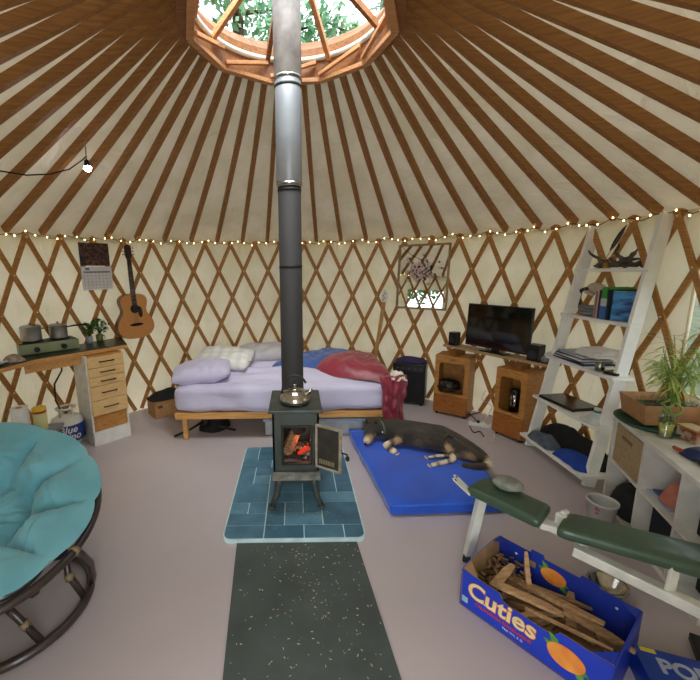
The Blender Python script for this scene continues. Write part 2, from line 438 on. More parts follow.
leafy('pale green tree seen through the skylight just right of the stovepipe', (2.1, 9.4, 0), 10.5, 6, '#a9cfa0', '#6d9d62')
leafy('tall broadleaf tree seen through the skylight beside the dome\'s west rib', (-4.2, 8.6, 0), 10.5, 2, '#a5c98e', '#639158')
leafy('dark fir-like tree seen through the skylight beside the dome\'s east rib', (4.4, 9.0, 0), 10.5, 3, '#8fb98a', '#54845a')
leafy('bright green tree outside the window beyond the cube shelf', (5.6, 2.6, 0), 6.5, 4, '#7fb25a', '#4c8038')
leafy('green tree outside the yurt\'s west window', (-6.0, 0.4, 0), 6.5, 5, '#6fa052', '#3f6c34')

# ================================================================== BED
bx0, bx1, by0, by1 = -1.13, .86, 3.38, 4.62
bed = thing('bed', 'low wooden bed with pale lavender sheeted mattress against the back wall', 'bed', ((bx0+bx1)/2, (by0+by1)/2, 0))
b = MB(); b.box(((bx0+bx1)/2, by0+.015, .255), (bx1-bx0+.04, .04, .065)); obj('front_rail', b, PINEX, bed, bevel=.004)
b = MB(); b.box(((bx0+bx1)/2, by1, .255), (bx1-bx0-.1, .03, .065)); obj('rear_rail', b, PINEX, bed, bevel=.004)
for x in (bx0+.02, bx1-.02):
    b = MB(); b.box((x, (by0+by1)/2, .255), (.03, by1-by0, .06)); obj('side_rail', b, PINEX, bed, bevel=.004)
for x in (bx0+.06, bx1-.06):
    for y in (by0+.06, by1-.05):
        b = MB(); b.box((x, y, .13), (.045, .045, .26)); obj('leg', b, PINEX, bed, bevel=.004)
b = MB()
for k in range(14):
    b.box((bx0+.08+(bx1-bx0-.16)*k/13, (by0+by1)/2, .277), (.07, by1-by0-.06, .015))
o = obj('slat_base', b, PINEX, bed)
SHEET = M('lavender_sheet', '#c6c2dc', .8, col2='#bdb9d4', scale=4, sheen=.3)
def soft_box(x0, x1, y0, y1, z0, z1, rr, fold=.012, seed=0., nx=60, ny=40, sag=0.):
    """one closed cloth-covered block with rounded edges and creases"""
    bm = bmesh.new(); g = bmesh.ops.create_cube(bm, size=1)
    bmesh.ops.subdivide_edges(bm, edges=bm.edges[:], cuts=24, use_grid_fill=True)
    cx, cy, cz = (x0+x1)/2, (y0+y1)/2, (z0+z1)/2; hx, hy, hz = (x1-x0)/2, (y1-y0)/2, (z1-z0)/2
    for v in bm.verts:
        p = Vector((v.co.x*2*hx, v.co.y*2*hy, v.co.z*2*hz))
        q = Vector((max(-hx+rr, min(hx-rr, p.x)), max(-hy+rr, min(hy-rr, p.y)), max(-hz+rr, min(hz-rr, p.z))))
        d = p-q
        if d.length > 1e-6: p = q + d.normalized()*rr
        w_ = Vector((cx, cy, cz)) + p
        n_ = (abs(noise.noise(Vector((w_.x*2.2+w_.y*1.5+seed, w_.y*3.5-w_.x*2, w_.z*3)))) * 1.4 - .25)*fold*2
        n2 = noise.noise(Vector((w_.x*9+seed, w_.y*4, w_.z*9)))*fold*.5
        if d.length > 1e-6: w_ += d.normalized()*(n_+n2)
        else: w_ += (v.co.normalized())*(n_+n2)
        if sag: w_.z -= sag*max(0, p.z/hz)*(abs(p.x)/hx)**3*.5
        v.co = w_
    r = MB(); r.bm.free(); r.bm = bm; return r
b = soft_box(bx0-.01, bx1+.0, by0-.02, by1, .287, .545, .07, .020, 2.1); obj('mattress', b, SHEET, bed, smooth=True, sub=1)
# rumpled flat sheet hanging over the mattress edge is its own cover
def cloth(c4, fz, nu=40, nv=30):
    """patch over four corners (counter-clockwise), raised by fz(u, v)"""
    A, B, C_, D = [Vector(p) for p in c4]; r = MB()
    def fn(u, v):
        p = A.lerp(B, u).lerp(D.lerp(C_, u), v); return p + fz(u, v, p)
    r.grid(fn, nu, nv); return r
ZT = .55
def folds(amp, sx, sy, seed, base_=.02, wob=.03):
    def f(u, v, p):
        n1 = 1-abs(noise.noise(Vector((u*sx+v*1.3+seed, v*sy, seed))))*2
        n2 = noise.noise(Vector((u*sx*2.5, v*sy*2.5, seed+9)))
        return Vector((noise.noise(Vector((u*4, v*4, seed+3)))*wob, noise.noise(Vector((u*4, v*4, seed+5)))*wob, base_ + amp*max(0, n1) + amp*.35*n2))
    return f
o = obj('bed_sheet', cloth([(bx0+.08, by0+.09, ZT-.012), (bx1-.2, by0+.09, ZT-.012), (bx1-.25, by1-.2, ZT-.012), (bx0+.08, by1-.15, ZT-.012)], lambda u, v, p: folds(.05, 3, 5, 4.2, .0)(u, v, p)*min(1, 5*min(u, 1-u, v*.9, 1-v)+.02)), SHEET, smooth=True, solid=.006)
tag(o, 'crumpled lavender bed sheet lying over the mattress top', 'sheet')
def pillow(name, c, sx, sy, h, rot, mat, label, cat='pillow', group=None):
    r = MB(); s1 = rnd.random()*9
    def cap(sg):
        def fn(u, v):
            x, y = u*2-1, v*2-1
            k = (1-abs(x)**3.2)*(1-abs(y)**3.2); z = sg*(max(k, 0)**.42)
            e = 1 - .07*(1-abs(x)**2)*(abs(y)**3) - 0.0
            p = Vector((x*sx/2*(1-.10*abs(y)**2*(1-x*x*.6)), y*sy/2*(1-.12*abs(x)**2*(1-y*y*.6)), z*h/2))
            p.z += (noise.noise(Vector((x*2.2+s1, y*2.2, sg)))*.16 + noise.noise(Vector((x*6+s1, y*5, sg)))*.06)*h*max(k, 0)**.5
            return p
        return fn
    for sg in (1, -1): r.grid(cap(sg), 26, 22)
    bmesh.ops.remove_doubles(r.bm, verts=r.bm.verts, dist=.0008)
    bmesh.ops.transform(r.bm, matrix=Matrix.Translation(c) @ Euler(rot).to_matrix().to_4x4(), verts=r.bm.verts)
    o = obj(name, r, mat, smooth=True); return tag(o, label, cat, group)
def plaid(name, base_, cols, sc=18.):
    m = bpy.data.materials.new(name); m.use_nodes = True; n = m.node_tree; b_ = n.nodes['Principled BSDF']; b_.inputs['Roughness'].default_value = .85
    tc = n.nodes.new('ShaderNodeTexCoord'); sp = n.nodes.new('ShaderNodeSeparateXYZ'); n.links.new(tc.outputs['Object'], sp.inputs[0])
    last = lin(base_); cur_ = None
    for ax, col in zip((0, 1), cols):
        ml = n.nodes.new('ShaderNodeMath'); ml.operation = 'MULTIPLY'; ml.inputs[1].default_value = sc; n.links.new(sp.outputs[ax], ml.inputs[0])
        sn = n.nodes.new('ShaderNodeMath'); sn.operation = 'SINE'; n.links.new(ml.outputs[0], sn.inputs[0])
        gt = n.nodes.new('ShaderNodeMath'); gt.operation = 'GREATER_THAN'; gt.inputs[1].default_value = .1; n.links.new(sn.outputs[0], gt.inputs[0])
        hf = n.nodes.new('ShaderNodeMath'); hf.operation = 'MULTIPLY'; hf.inputs[1].default_value = .55; n.links.new(gt.outputs[0], hf.inputs[0])
        mx = n.nodes.new('ShaderNodeMix'); mx.data_type = 'RGBA'; n.links.new(hf.outputs[0], mx.inputs[0])
        if cur_ is None: mx.inputs[6].default_value = last
        else: n.links.new(cur_, mx.inputs[6])
        mx.inputs[7].default_value = lin(col); cur_ = mx.outputs[2]
    n.links.new(cur_, b_.inputs['Base Color']); MATS[name] = m; return m
PLAID = plaid('plaid_flannel', '#e4e0dc', ('#b9c6cf', '#c9c9bd'), 60)
pillow('pillow', (-.93, 3.62, .625), .56, .40, .17, (.12, -.08, .12), M('lavender_pillow', '#c9c5e2', .8, col2='#c0bcd9', sheen=.3), 'plump lavender pillow at the mattress\'s front corner', 'pillow')
pillow('pillow', (-.78, 4.02, .66), .62, .44, .15, (.22, .05, -.15), PLAID, 'pale blue and cream checked pillow behind the lavender one', 'pillow')
pillow('pillow', (-.36, 4.38, .64), .66, .40, .17, (.15, 0, .1), M('grey_pillow', '#bdb9bd', .8, col2='#b3afb3'), 'grey-beige pillow at the back of the bed against the lattice', 'pillow')
o = obj('cream_cloth', cloth([(-.72, 3.86, .60), (-.48, 3.9, .60), (-.50, 4.12, .62), (-.62, 4.1, .62)], folds(.04, 3, 3, 7.7, .02)), M('cream_cotton', '#e0cfae', .85), smooth=True, solid=.006)
tag(o, 'small cream cloth bunched beside the checked pillow', 'cloth')
BLUEB = M('blue_blanket', '#3f5c9c', .85, col2='#354f8c', scale=6, sheen=.4)
def mound(pts, hfun, seed, amp=.02, n=44, thick=.02):
    """heap of cloth on a closed outline (x, y pairs) over the bed; edges fall to z of pts"""
    c = Vector((sum(p[0] for p in pts)/len(pts), sum(p[1] for p in pts)/len(pts)))
    r = MB(); N = len(pts)
    def ctr(u):
        t = u*N; i = int(t) % N; f = t-int(t)
        p0_, p1_, p2_, p3_ = [Vector(pts[(i+k-1) % N]) for k in range(4)]
        return .5*((2*p1_)+(p2_-p0_)*f+(2*p0_-5*p1_+4*p2_-p3_)*f*f+(3*p1_-p0_-3*p2_+p3_)*f**3)
    def fn(u, v):
        e = ctr(u); p = Vector((c.x, c.y, 0)).lerp(Vector((e.x, e.y, 0)), v); z = hfun(p.x, p.y, v)
        k = 1-abs(noise.noise(Vector((p.x*5+seed, p.y*4-p.x*3, seed))))*2.2
        k2 = noise.noise(Vector((p.x*16+seed, p.y*13, seed+4)))
        z += amp*max(k, -.3)*(1-.4*v) + amp*.35*k2
        zb = e.z
        z = z*(1-v**6) + zb*v**6
        return Vector((p.x + .012*k2, p.y + .012*k, z))
    r.grid(fn, n*2, n//2, closed_u=True)
    bmesh.ops.remove_doubles(r.bm, verts=r.bm.verts, dist=.0005); return r
o = obj('blue_blanket', mound([(-.27, 4.02, ZT+.01), (.0, 3.86, ZT), (.42, 3.95, ZT), (.72, 4.2, ZT), (.62, 4.5, ZT), (.3, 4.5, ZT), (.0, 4.3, ZT)], lambda x, y, v: ZT+.10 + .05*max(0, x-.1), 3.3, .03), BLUEB, smooth=True, sub=1)
tag(o, 'rumpled blue blanket bunched at the middle of the bed behind the stovepipe', 'blanket')
RED = M('red_nylon', '#8f2a3c', .42, col2='#7d2133', scale=5, bump=.25, bscale=22, sheen=.2)
o = obj('red_comforter', mound([(.19, 3.84, ZT+.01), (.36, 3.58, ZT+.01), (.72, 3.42, ZT+.01), (.93, 3.36, .48), (1.0, 3.6, .42), (1.0, 4.0, .45), (.95, 4.35, .5), (.7, 4.45, ZT), (.45, 4.2, ZT+.03)], lambda x, y, v: ZT+.12 + .06*math.sin(x*5)*.5 - max(0, x-.84)*.5, 5.1, .035), RED, smooth=True, sub=1)
tag(o, 'dark red puffy comforter heaped over the bed\'s right end', 'comforter')
r = MB()
def drape(u, v):
    x = .76 + .25*u; z = .63*(1-v) + .14*v
    y = 3.335 - .018*math.sin(u*14) - .02*v + .025*noise.noise(Vector((u*5, v*8, 2))) + .05*(u**3)
    return Vector((x + .012*math.sin(v*7) - .10*v*(u-.5) + .02*v, y - .008*abs(math.sin(v*17)), z))
r.grid(drape, 16, 28); obj('hanging_corner', r, RED, o, smooth=True, solid=.035, world=True)
r = cloth([(.86, 3.30, .56), (1.0, 3.32, .55), (1.0, 3.48, .57), (.88, 3.45, .6)], folds(.03, 3, 3, 2.2, .03)); obj('white_cuff', r, M('white_cotton', '#e4dfd2', .85), o, smooth=True, solid=.012, label='white lining showing at the corner')

# ================================================================== UNDER THE BED
def bin_(x0, x1, y0, y1, h, label, lidcol):
    t = thing('storage_bin', label, 'storage bin', ((x0+x1)/2, (y0+y1)/2, 0), 0, 'storage bins under the bed')
    b = MB(); cx, cy = (x0+x1)/2, (y0+y1)/2
    b.box((cx, cy, (h-.03)/2), (x1-x0-.03, y1-y0-.03, h-.03)); obj('tub', b, M('clear_tub', '#b9c0c6', .3, col2='#98a0a8', scale=5), t, bevel=.02)
    b = MB(); b.box((cx, cy, h-.02), (x1-x0, y1-y0, .03)); b.box((cx, cy, h-.002), (x1-x0-.06, y1-y0-.06, .015)); obj('lid', b, M('lid_'+lidcol, lidcol, .4), t, bevel=.008)
    return t
bin_(-.33, .12, 3.46, 3.9, .185, 'clear storage bin with pale lid under the bed behind the stove', '#b9c4cf')
bin_(.15, .66, 3.45, 3.9, .185, 'storage bin with blue-grey lid under the bed beside the stove door', '#a9bccb')
t = thing('camera_tripod', 'black folding tripod lying on the floor under the bed', 'tripod', (-.92, 3.62, 0))
b = MB(); b.lathe([(0, .2), (.03, .2), (.045, .15), (.05, .08), (.03, .05), (0, .05)], (-.92, 3.62, 0), 14); obj('hub', b, BLACK, t)
for e in ((-1.2, 3.47), (-.62, 3.60), (-.90, 3.9)):
    b = MB(); b.tube([(-.92, 3.62, .12), ((-.92+e[0])/2, (3.62+e[1])/2, .05), (e[0], e[1], .012)], .012, 8); obj('leg', b, BLACK, t)
o = obj('black_bag', mound([(-.98, 3.62, .0), (-.84, 3.56, .0), (-.72, 3.66, .0), (-.72, 3.84, 0), (-.9, 3.9, 0), (-1.02, 3.8, 0)], lambda x, y, v: .17*(1-v*v*.5), 8.1, .02, 24), MATTE, smooth=True)
tag(o, 'black fabric bag slumped on the floor under the bed beside the tripod', 'bag')
o.location.z = .0

# ================================================================== HEARTH, MAT, STOVE
px0, px1, py0, py1, pz = -.46, .405, 2.0, 3.19, .03
t = thing('hearth_pad', 'blue slate-tiled hearth pad with rounded corners under the wood stove', 'hearth pad', ((px0+px1)/2, (py0+py1)/2, 0))
def rrect(x0, x1, y0, y1, r, n=6):
    o_ = []
    for (cx, cy, a0) in ((x1-r, y1-r, 0), (x0+r, y1-r, PI/2), (x0+r, y0+r, PI), (x1-r, y0+r, 1.5*PI)):
        for k in range(n+1): o_.append((cx+r*math.cos(a0+PI/2*k/n), cy+r*math.sin(a0+PI/2*k/n)))
    return o_
b = MB(); b.prism(rrect(px0, px1, py0, py1, .06), .027); obj('backer', b, M('grout', '#c8e4e6', .8), t)
b = MB(); GX, GY = 7, 10; cx_, cy_ = (px1-px0-.012)/GX, (py1-py0-.012)/GY; used = set(); rr = random.Random(12); poly = []
for j in range(GY):
    for i in range(GX):
        if (i, j) in used: continue
        opts = [(2, 2), (2, 1), (1, 2), (2, 1), (1, 1), (2, 2), (2, 1)]; rr.shuffle(opts)
        for (a, c) in opts + [(1, 1)]:
            cells = [(i+p, j+q) for p in range(a) for q in range(c)]
            if all(x < GX and y < GY and (x, y) not in used for x, y in cells): break
        used |= set(cells)
        x0 = px0+.006+i*cx_+.0034; x1 = px0+.006+(i+a)*cx_-.0034; y0 = py0+.006+j*cy_+.0034; y1 = py0+.006+(j+c)*cy_-.0034
        P = [(x0, y0), (x1, y0), (x1, y1), (x0, y1)]
        def cut(p, corner, sx, sy, r=.045):
            q = []
            for v in p:
                if abs(v[0]-corner[0]) < .02 and abs(v[1]-corner[1]) < .02:
                    arc = [(v[0]+sx*r-sx*r*math.cos(PI/2*k/5), v[1]+sy*r-sy*r*math.sin(PI/2*k/5)) for k in range(6)]
                    if (sx*sy) < 0: arc = arc[::-1]
                    q += arc[::-1] if False else arc
                else: q.append(v)
            return q
        cr_ = [((px0, py0), 1, 1), ((px1, py0), -1, 1), ((px1, py1), -1, -1), ((px0, py1), 1, -1)]
        for c_, sx, sy in cr_: P = cut(P, c_, sx, sy)
        b.prism(P, .004, Matrix.Translation((0, 0, .0265)), mi=rr.randrange(3))
obj('slate_tiling', b, [M('slate_a', '#527f97', .45, col2='#426c83', scale=9, bump=.05), M('slate_b', '#628fa5', .45, col2='#4d788d', scale=7, bump=.05), M('slate_c', '#456f87', .45, col2='#3a6177', scale=11, bump=.05)], t)
b = MB(); b.prism([(-.25, .45), (.45, .45), (.345, 1.995), (-.368, 1.995)], .008); MATM = M('rubber_runner', '#515b59', .85, col2='#434b49', scale=5, bump=.3, bscale=260, detail=10, lo=.3, hi=.75)
o = obj('floor_mat', b, MATM); tag(o, 'dark grey-green runner mat on the floor in front of the hearth', 'mat')
b = MB(); r2 = random.Random(5)
def chip(x, y, z, s):
    a = r2.uniform(0, PI); d = Vector((math.cos(a), math.sin(a), r2.uniform(-.1, .1)))*s; b.beam(Vector((x, y, z))-d, Vector((x, y, z))+d, s*.6, s*.25)
for k in range(340):
    y = 2.0 - 1.3*abs(r2.gauss(0, .5)); x = r2.gauss(.03, .22)
    if -.30 < x < .38 and .6 < y < 1.98: chip(x, y, .0095, r2.uniform(.0015, .006))
for k in range(160):
    x, y = r2.gauss(.0, .14), r2.gauss(2.25, .08)
    if px0 < x < px1 and y > 2.02: chip(x, y, .032, r2.uniform(.001, .004))
for k in range(50):
    x, y = r2.uniform(-1.0, 1.2), r2.uniform(1.0, 3.0)
    if not (px0-.02 < x < px1+.02) : chip(x, y, .001, r2.uniform(.001, .004))
o = obj('wood_chips', b, M('chip_wood', '#cdbb98', .8)); tag(o, 'tiny pale wood chips scattered over the mat and hearth', 'wood chips', kind='stuff')

IRON = M('stove_iron', '#4c5350', .42, .35, col2='#3c4341', scale=7, bump=.03, bscale=60)
DIRON = M('dark_iron', '#2b2e2d', .5, .3, col2='#1e2020', scale=9)
st = thing('wood_stove', 'small square cast-iron wood stove with open door on the blue hearth', 'stove', (-.01, 2.45, .03))
sx0, sx1, sy0, sy1, sz0, sz1 = -.160, .140, 2.30, 2.66, .27, .70
ox0, ox1, oz0, oz1 = -.090, .085, .355, .600
b = MB()
T = .012
b.box(((sx0+sx1)/2, sy1-T/2, (sz0+sz1)/2), (sx1-sx0, T, sz1-sz0)); b.box((sx0+T/2, (sy0+sy1)/2, (sz0+sz1)/2), (T, sy1-sy0, sz1-sz0)); b.box((sx1-T/2, (sy0+sy1)/2, (sz0+sz1)/2), (T, sy1-sy0, sz1-sz0))
b.box(((sx0+sx1)/2, (sy0+sy1)/2, sz0+T/2), (sx1-sx0, sy1-sy0, T))
for (a, c, d, e) in ((sx0, ox0, sz0, sz1), (ox1, sx1, sz0, sz1), (ox0, ox1, sz0, oz0), (ox0, ox1, oz1, sz1)):
    b.box(((a+c)/2, sy0+T/2, (d+e)/2), (c-a, T, e-d))
obj('body', b, IRON, st)
b = MB(); b.box(((sx0+sx1)/2, (sy0+sy1)/2+.01, sz1+.01), (sx1-sx0+.045, sy1-sy0+.06, .022)); obj('top_plate', b, IRON, st, bevel=.005)
b = MB(); b.box(((sx0+sx1)/2, sy0-.035, sz0+.012), (sx1-sx0+.01, .09, .016)); b.box(((sx0+sx1)/2, sy0-.078, sz0+.02), (sx1-sx0+.01, .008, .03)); obj('ash_ledge', b, M('ashy_iron', '#8d8d86', .8, col2='#5c605c', scale=14), st, bevel=.002)
b = MB(); fr = .014
for (a, c, d, e) in ((ox0-fr, ox0, oz0-fr, oz1+fr), (ox1, ox1+fr, oz0-fr, oz1+fr), (ox0, ox1, oz0-fr, oz0), (ox0, ox1, oz1, oz1+fr)): b.box(((a+c)/2, sy0-.004, (d+e)/2), (c-a, .012, e-d))
obj('door_frame', b, DIRON, st, bevel=.002)
# flared pedestal legs
for sx in (-1, 1):
    for yy in (sy0+.03, sy1-.03):
        xm = (sx0+sx1)/2; x_t = xm + sx*.125; sy_ = -1 if yy < 2.45 else 1
        b = MB(); pts = [(x_t-sx*.02, yy, .27), (x_t, yy, .17), (x_t+sx*.012, yy+sy_*.006, .10), (x_t+sx*.04, yy+sy_*.035, .036)]
        b.tube(pts, [.034, .026, .022, .016], 8); b.ball((pts[-1][0], pts[-1][1], .040), (.03, .03, .011), 10); obj('leg', b, IRON, st)
b = MB(); b.box(((sx0+sx1)/2, sy1-.06, .15), (.21, .012, .24)); obj('heat_shield', b, IRON, st)
# open door, hinged on the right of the opening
h0 = Vector((.118, sy0-.012, 0)); h1 = Vector((.272, sy0-.115, 0)); dx_ = (h1-h0).normalized(); mdoor = frame3((h0.x, h0.y, oz0-.02), dx_, (0, 0, 1))
Ld = (h1-h0).length; Hd = oz1-oz0+.05
d = MB()
for (a, c, e, f_) in ((0, .016, 0, Hd), (Ld-.016, Ld, 0, Hd), (.016, Ld-.016, 0, .016), (.016, Ld-.016, Hd-.016, Hd)):
    p = mdoor @ Vector(((a+c)/2, (e+f_)/2, 0)); d.box(p, (c-a, f_-e, .018), mdoor.to_3x3())
dr = obj('door', d, M('pale_gasket', '#a79e8d', .8, col2='#7f776a', scale=20), st, bevel=.003, label='door swung open with pale gasket rim')
d = MB(); d.box(mdoor @ Vector((Ld/2, Hd/2, -.002)), (Ld-.03, Hd-.03, .012), mdoor.to_3x3()); obj('door_plate', d, M('sooty_plate', '#37332b', .7, col2='#25221d', scale=16, bump=.2), dr)
d = MB()
for k in range(9):
    p = mdoor @ Vector((.035+.0125*k, .05, .006)); d.box(p, (.006, .03, .006), mdoor.to_3x3())
obj('air_slots', d, M('slot_metal', '#8d8468', .6), dr)
d = MB(); q0 = mdoor @ Vector((Ld, Hd*.48, -.004)); q1 = mdoor @ Vector((Ld+.035, Hd*.46, -.01)); d.tube([q0, q1, q1+Vector((0, -.012, -.02))], .006, 8); d.ball(q1+Vector((.0, -.012, -.02)), (.014, .014, .018), 10); obj('handle', d, DIRON, dr)
for zz in (oz0+.01, oz1-.01):
    d = MB(); d.cyl((h0.x-.004, h0.y, zz-.02), (h0.x-.004, h0.y, zz+.02), .008, n=10); obj('hinge', d, DIRON, st)
# fire
EMB = M('ember', '#5a1a10', .9, emit='#ff3a18', es=.45, col2='#20100c', scale=30)
WOODL = M('firewood', '#c09a70', .85, col2='#8d6a48', scale=10, stretch=(1, 6, 6))
CHAR = M('charred_wood', '#3d342e', .95, col2='#1d1a18', scale=12)
def log(name, p, q, r, mat, lab, seed=0, grp='logs in the stove'):
    p, q = Vector(p), Vector(q); rr_ = random.Random(seed); b = MB(); n = 6; d = (q-p).normalized(); a = d.orthogonal().normalized(); c = d.cross(a); th = [rr_.uniform(.7, 1.1) for _ in range(n)]
    rings_ = []
    for k in range(5):
        o_ = p.lerp(q, k/4) + a*rr_.uniform(-.1, .1)*r
        rings_.append([b.bm.verts.new(o_ + (a*math.cos(2*PI*i/n)+c*math.sin(2*PI*i/n))*r*th[i]*rr_.uniform(.92, 1.06)) for i in range(n)])
    for A_, B_ in zip(rings_, rings_[1:]):
        for i in range(n): b.bm.faces.new((A_[i], A_[(i+1) % n], B_[(i+1) % n], B_[i]))
    b.bm.faces.new(rings_[0][::-1]); b.bm.faces.new(rings_[-1])
    o = obj(name, b, mat, smooth=False); return tag(o, lab, 'log', grp)
b = MB(); r3 = random.Random(3)
for k in range(60): b.ball((r3.uniform(-.1, .09), r3.uniform(2.36, 2.6), .345+r3.uniform(0, .015)), (r3.uniform(.012, .022), r3.uniform(.012, .02), .012), 6, mi=k % 2)
b.box(((sx0+sx1)/2, 2.48, .335), (.26, .30, .014), mi=0)
o = obj('ash_bed', b, [M('ash', '#b9b2a8', .95, col2='#6e6862', scale=25), M('coal', '#3a332e', .95, scale=20)]); tag(o, 'grey ash and coals on the floor of the stove firebox', 'ash', kind='stuff')
log('firewood_log', (-.075, 2.37, .40), (-.01, 2.55, .475), .042, WOODL, 'pale split log standing at the left of the firebox', 1)
log('firewood_log', (.0, 2.42, .52), (.03, 2.60, .53), .045, CHAR, 'charred dark log lying uppermost in the firebox', 2)
log('firewood_log', (.01, 2.40, .368), (.075, 2.48, .375), .014, EMB, 'glowing red ember log low at the firebox\'s right', 3)
log('firewood_log', (-.06, 2.36, .365), (.05, 2.37, .362), .016, CHAR, 'thin burnt stick lying at the mouth of the firebox', 4)
fl = bpy.data.lights.new('fire_light', 'POINT'); fo = bpy.data.objects.new('fire_light', fl); COL.objects.link(fo); fl.energy = .22; fl.color = (1, .25, .12); fl.shadow_soft_size = .03; fo.location = (.05, 2.47, .44)
# pipe
PX, PY = -.028, 2.585
pipe = thing('stovepipe', 'tall metal stovepipe rising from the stove through the skylight', 'stovepipe', (PX, PY, .72))
def lean(z): return (PX + (z-.72)*0.0, PY, z)
b = MB(); b.lathe([(0, .722), (.090, .722), (.090, .735), (.077, .74), (.075, 2.13), (0, 2.13)], (PX, PY, 0), 40); obj('lower_section', b, M('black_pipe', '#242121', .75, .1, col2='#1f1d1d', scale=5), pipe, label='matte black lower section')
b = MB(); b.lathe([(.075, 2.12), (.082, 2.13), (.082, 2.74), (.078, 2.75)], (PX, PY, 0), 40); obj('middle_section', b, M('galvanised_pipe', '#9aa0a8', .42, .35, col2='#8a9098', scale=4), pipe, label='smooth grey galvanised middle section')
b = MB(); b.lathe([(.078, 2.74), (.085, 2.75), (.085, 4.6), (0, 4.6)], (PX, PY, 0), 40); obj('upper_section', b, M('weathered_pipe', '#aeaaa8', .55, .25, col2='#85807e', scale=9), pipe, label='mottled pale upper section')
for z, r_ in ((2.135, .083), (2.745, .0862), (2.70, .0835), (1.62, .0765), (2.10, .0765)):
    b = MB(); b.lathe([(r_-.004, z-.009), (r_+.001, z-.007), (r_+.001, z+.007), (r_-.004, z+.009)], (PX, PY, 0), 40); obj('seam_ring', b, CHROME if z > 2.11 and z != 2.70 else DIRON, pipe)
# kettle
kc = Vector((-.012, 2.43, .722)); kt = thing('kettle', 'shiny steel kettle with black handle on the stove top', 'kettle', kc)
b = MB(); b.lathe([(0, 0), (.085, 0), (.100, .012), (.104, .03), (.096, .055), (.075, .08), (.045, .094), (.04, .096), (0, .098)], kc, 40); obj('body', b, CHROME, kt)
b = MB(); b.lathe([(.042, .094), (.04, .1), (.02, .106), (.008, .108), (.007, .115), (.013, .122), (.012, .13), (0, .133)], kc, 24); obj('lid', b, CHROME, kt)
b = MB(); b.tube([kc+Vector((.07, -.01, .06)), kc+Vector((.098, -.02, .085)), kc+Vector((.115, -.025, .098))], [.02, .014, .010], 12); obj('spout', b, CHROME, kt)
b = MB(); b.tube([kc+Vector((-.088, .0, .066))]+[kc+Vector((-.082*math.cos(PI*k/12*.85), .0, .09+.10*math.sin(PI*k/12*.85))) for k in range(0, 13)], .0075, 10); obj('handle', b, BLACK, kt)

# ================================================================== LEFT: worktop, drawer cabinet, cooking things
GREENT = M('dark_green_laminate', '#26332d', .35, col2='#1e2924', scale=6)
ZC = .90
P_fr = atz(127, 344, ZC); P_mid = atz(34, 359, ZC); P_l = atz(-30, 376, ZC)
def inr(p, rr=R-.07):
    v = Vector((p[0]-CX, p[1]-CY)); 
    return (p[0], p[1]) if v.length < rr else (CX+v.x/v.length*rr, CY+v.y/v.length*rr)
def arc_in(a0, a1, n, rr=R-.075): return [(CX+rr*math.sin(a0+(a1-a0)*k/n), CY+rr*math.cos(a0+(a1-a0)*k/n)) for k in range(n+1)]
br = atz(116, 336, ZC); a_br = math.atan2(br.x-CX, br.y-CY); 
pl_end = P_l + (P_l-P_mid)*.55
a_l = math.atan2(pl_end.x-CX, pl_end.y-CY)
wt_poly = [inr(P_fr), inr(P_mid), inr(P_l), inr(pl_end)] + arc_in(a_l-.02, a_br, 10)
wt = thing('worktop', 'dark green corner worktop with pale wood edge over the drawer cabinet', 'worktop', (P_mid.x, P_mid.y, ZC))
b = MB(); b.prism(wt_poly, .006, Matrix.Translation((0, 0, ZC-.006))); obj('surface', b, GREENT, wt)
b = MB(); b.prism(wt_poly, .034, Matrix.Translation((0, 0, ZC-.0405))); obj('edge_board', b, PINEX, wt)
b = MB()
pa, pb = Vector((*inr(atz(24, 360, ZC)), ZC-.085)), Vector((*inr(atz(88, 350, ZC)), ZC-.085))
nrm = Vector((0, 0, 1)).cross((pb-pa).normalized())
b.beam(pa+nrm*.03, pb+nrm*.03, .016, .075); obj('apron', b, PINEX, wt)

# drawer cabinet
c0 = Vector((-1.885, 3.30, 0)); c1 = Vector((-1.655, 3.545, 0)); cx_ = (c1-c0).normalized(); cz_ = Vector((0, 0, 1)); cn = cx_.cross(cz_)   # outward normal of the front
CW = (c1-c0).length; CD = .34; CH = .855
cab = thing('drawer_cabinet', 'pale pine cabinet of five drawers with white side panel under the worktop', 'cabinet', (c0.x, c0.y, 0))
mc = frame3(c0, cx_, cz_)      # local x along the front, y up, z outward
def cb(x0, x1, y0, y1, z0, z1, mb=None, bev=0.): 
    mb = mb or MB(); mb.box(mc @ Vector(((x0+x1)/2, (y0+y1)/2, (z0+z1)/2)), (x1-x0, y1-y0, z1-z0), mc.to_3x3(), bev=bev); return mb
obj('side_panel', cb(0, .016, 0, CH, -CD, 0), M('white_melamine', '#e3e2da', .45), cab)
obj('side_panel', cb(CW-.016, CW, 0, CH, -CD, 0), M('white_melamine', '#e3e2da'), cab)
obj('carcass', cb(.016, CW-.016, .10, CH, -CD, -.004), OAK, cab)
obj('toe_kick', cb(.0, CW, 0, .135, -.004, .012), WHITE, cab, bevel=.002)
yy = CH-.012; HND = M('bronze_handle', '#6a4a33', .35, .8)
hs = [.105, .085, .085, .135, .145]
for k, h in enumerate(hs):
    y0 = yy-h; d = obj('drawer_front', cb(.012, CW-.004, y0+.004, yy, 0, .018), PINE, cab, bevel=.0025)
    b = MB(); ym = (y0+yy)/2+.004; xm = CW*.52
    b.tube([mc @ Vector((xm-.062, ym, .018)), mc @ Vector((xm-.062, ym, .038)), mc @ Vector((xm+.062, ym, .038)), mc @ Vector((xm+.062, ym, .018))], .006, 8); obj('handle', b, HND, d)
    yy = y0

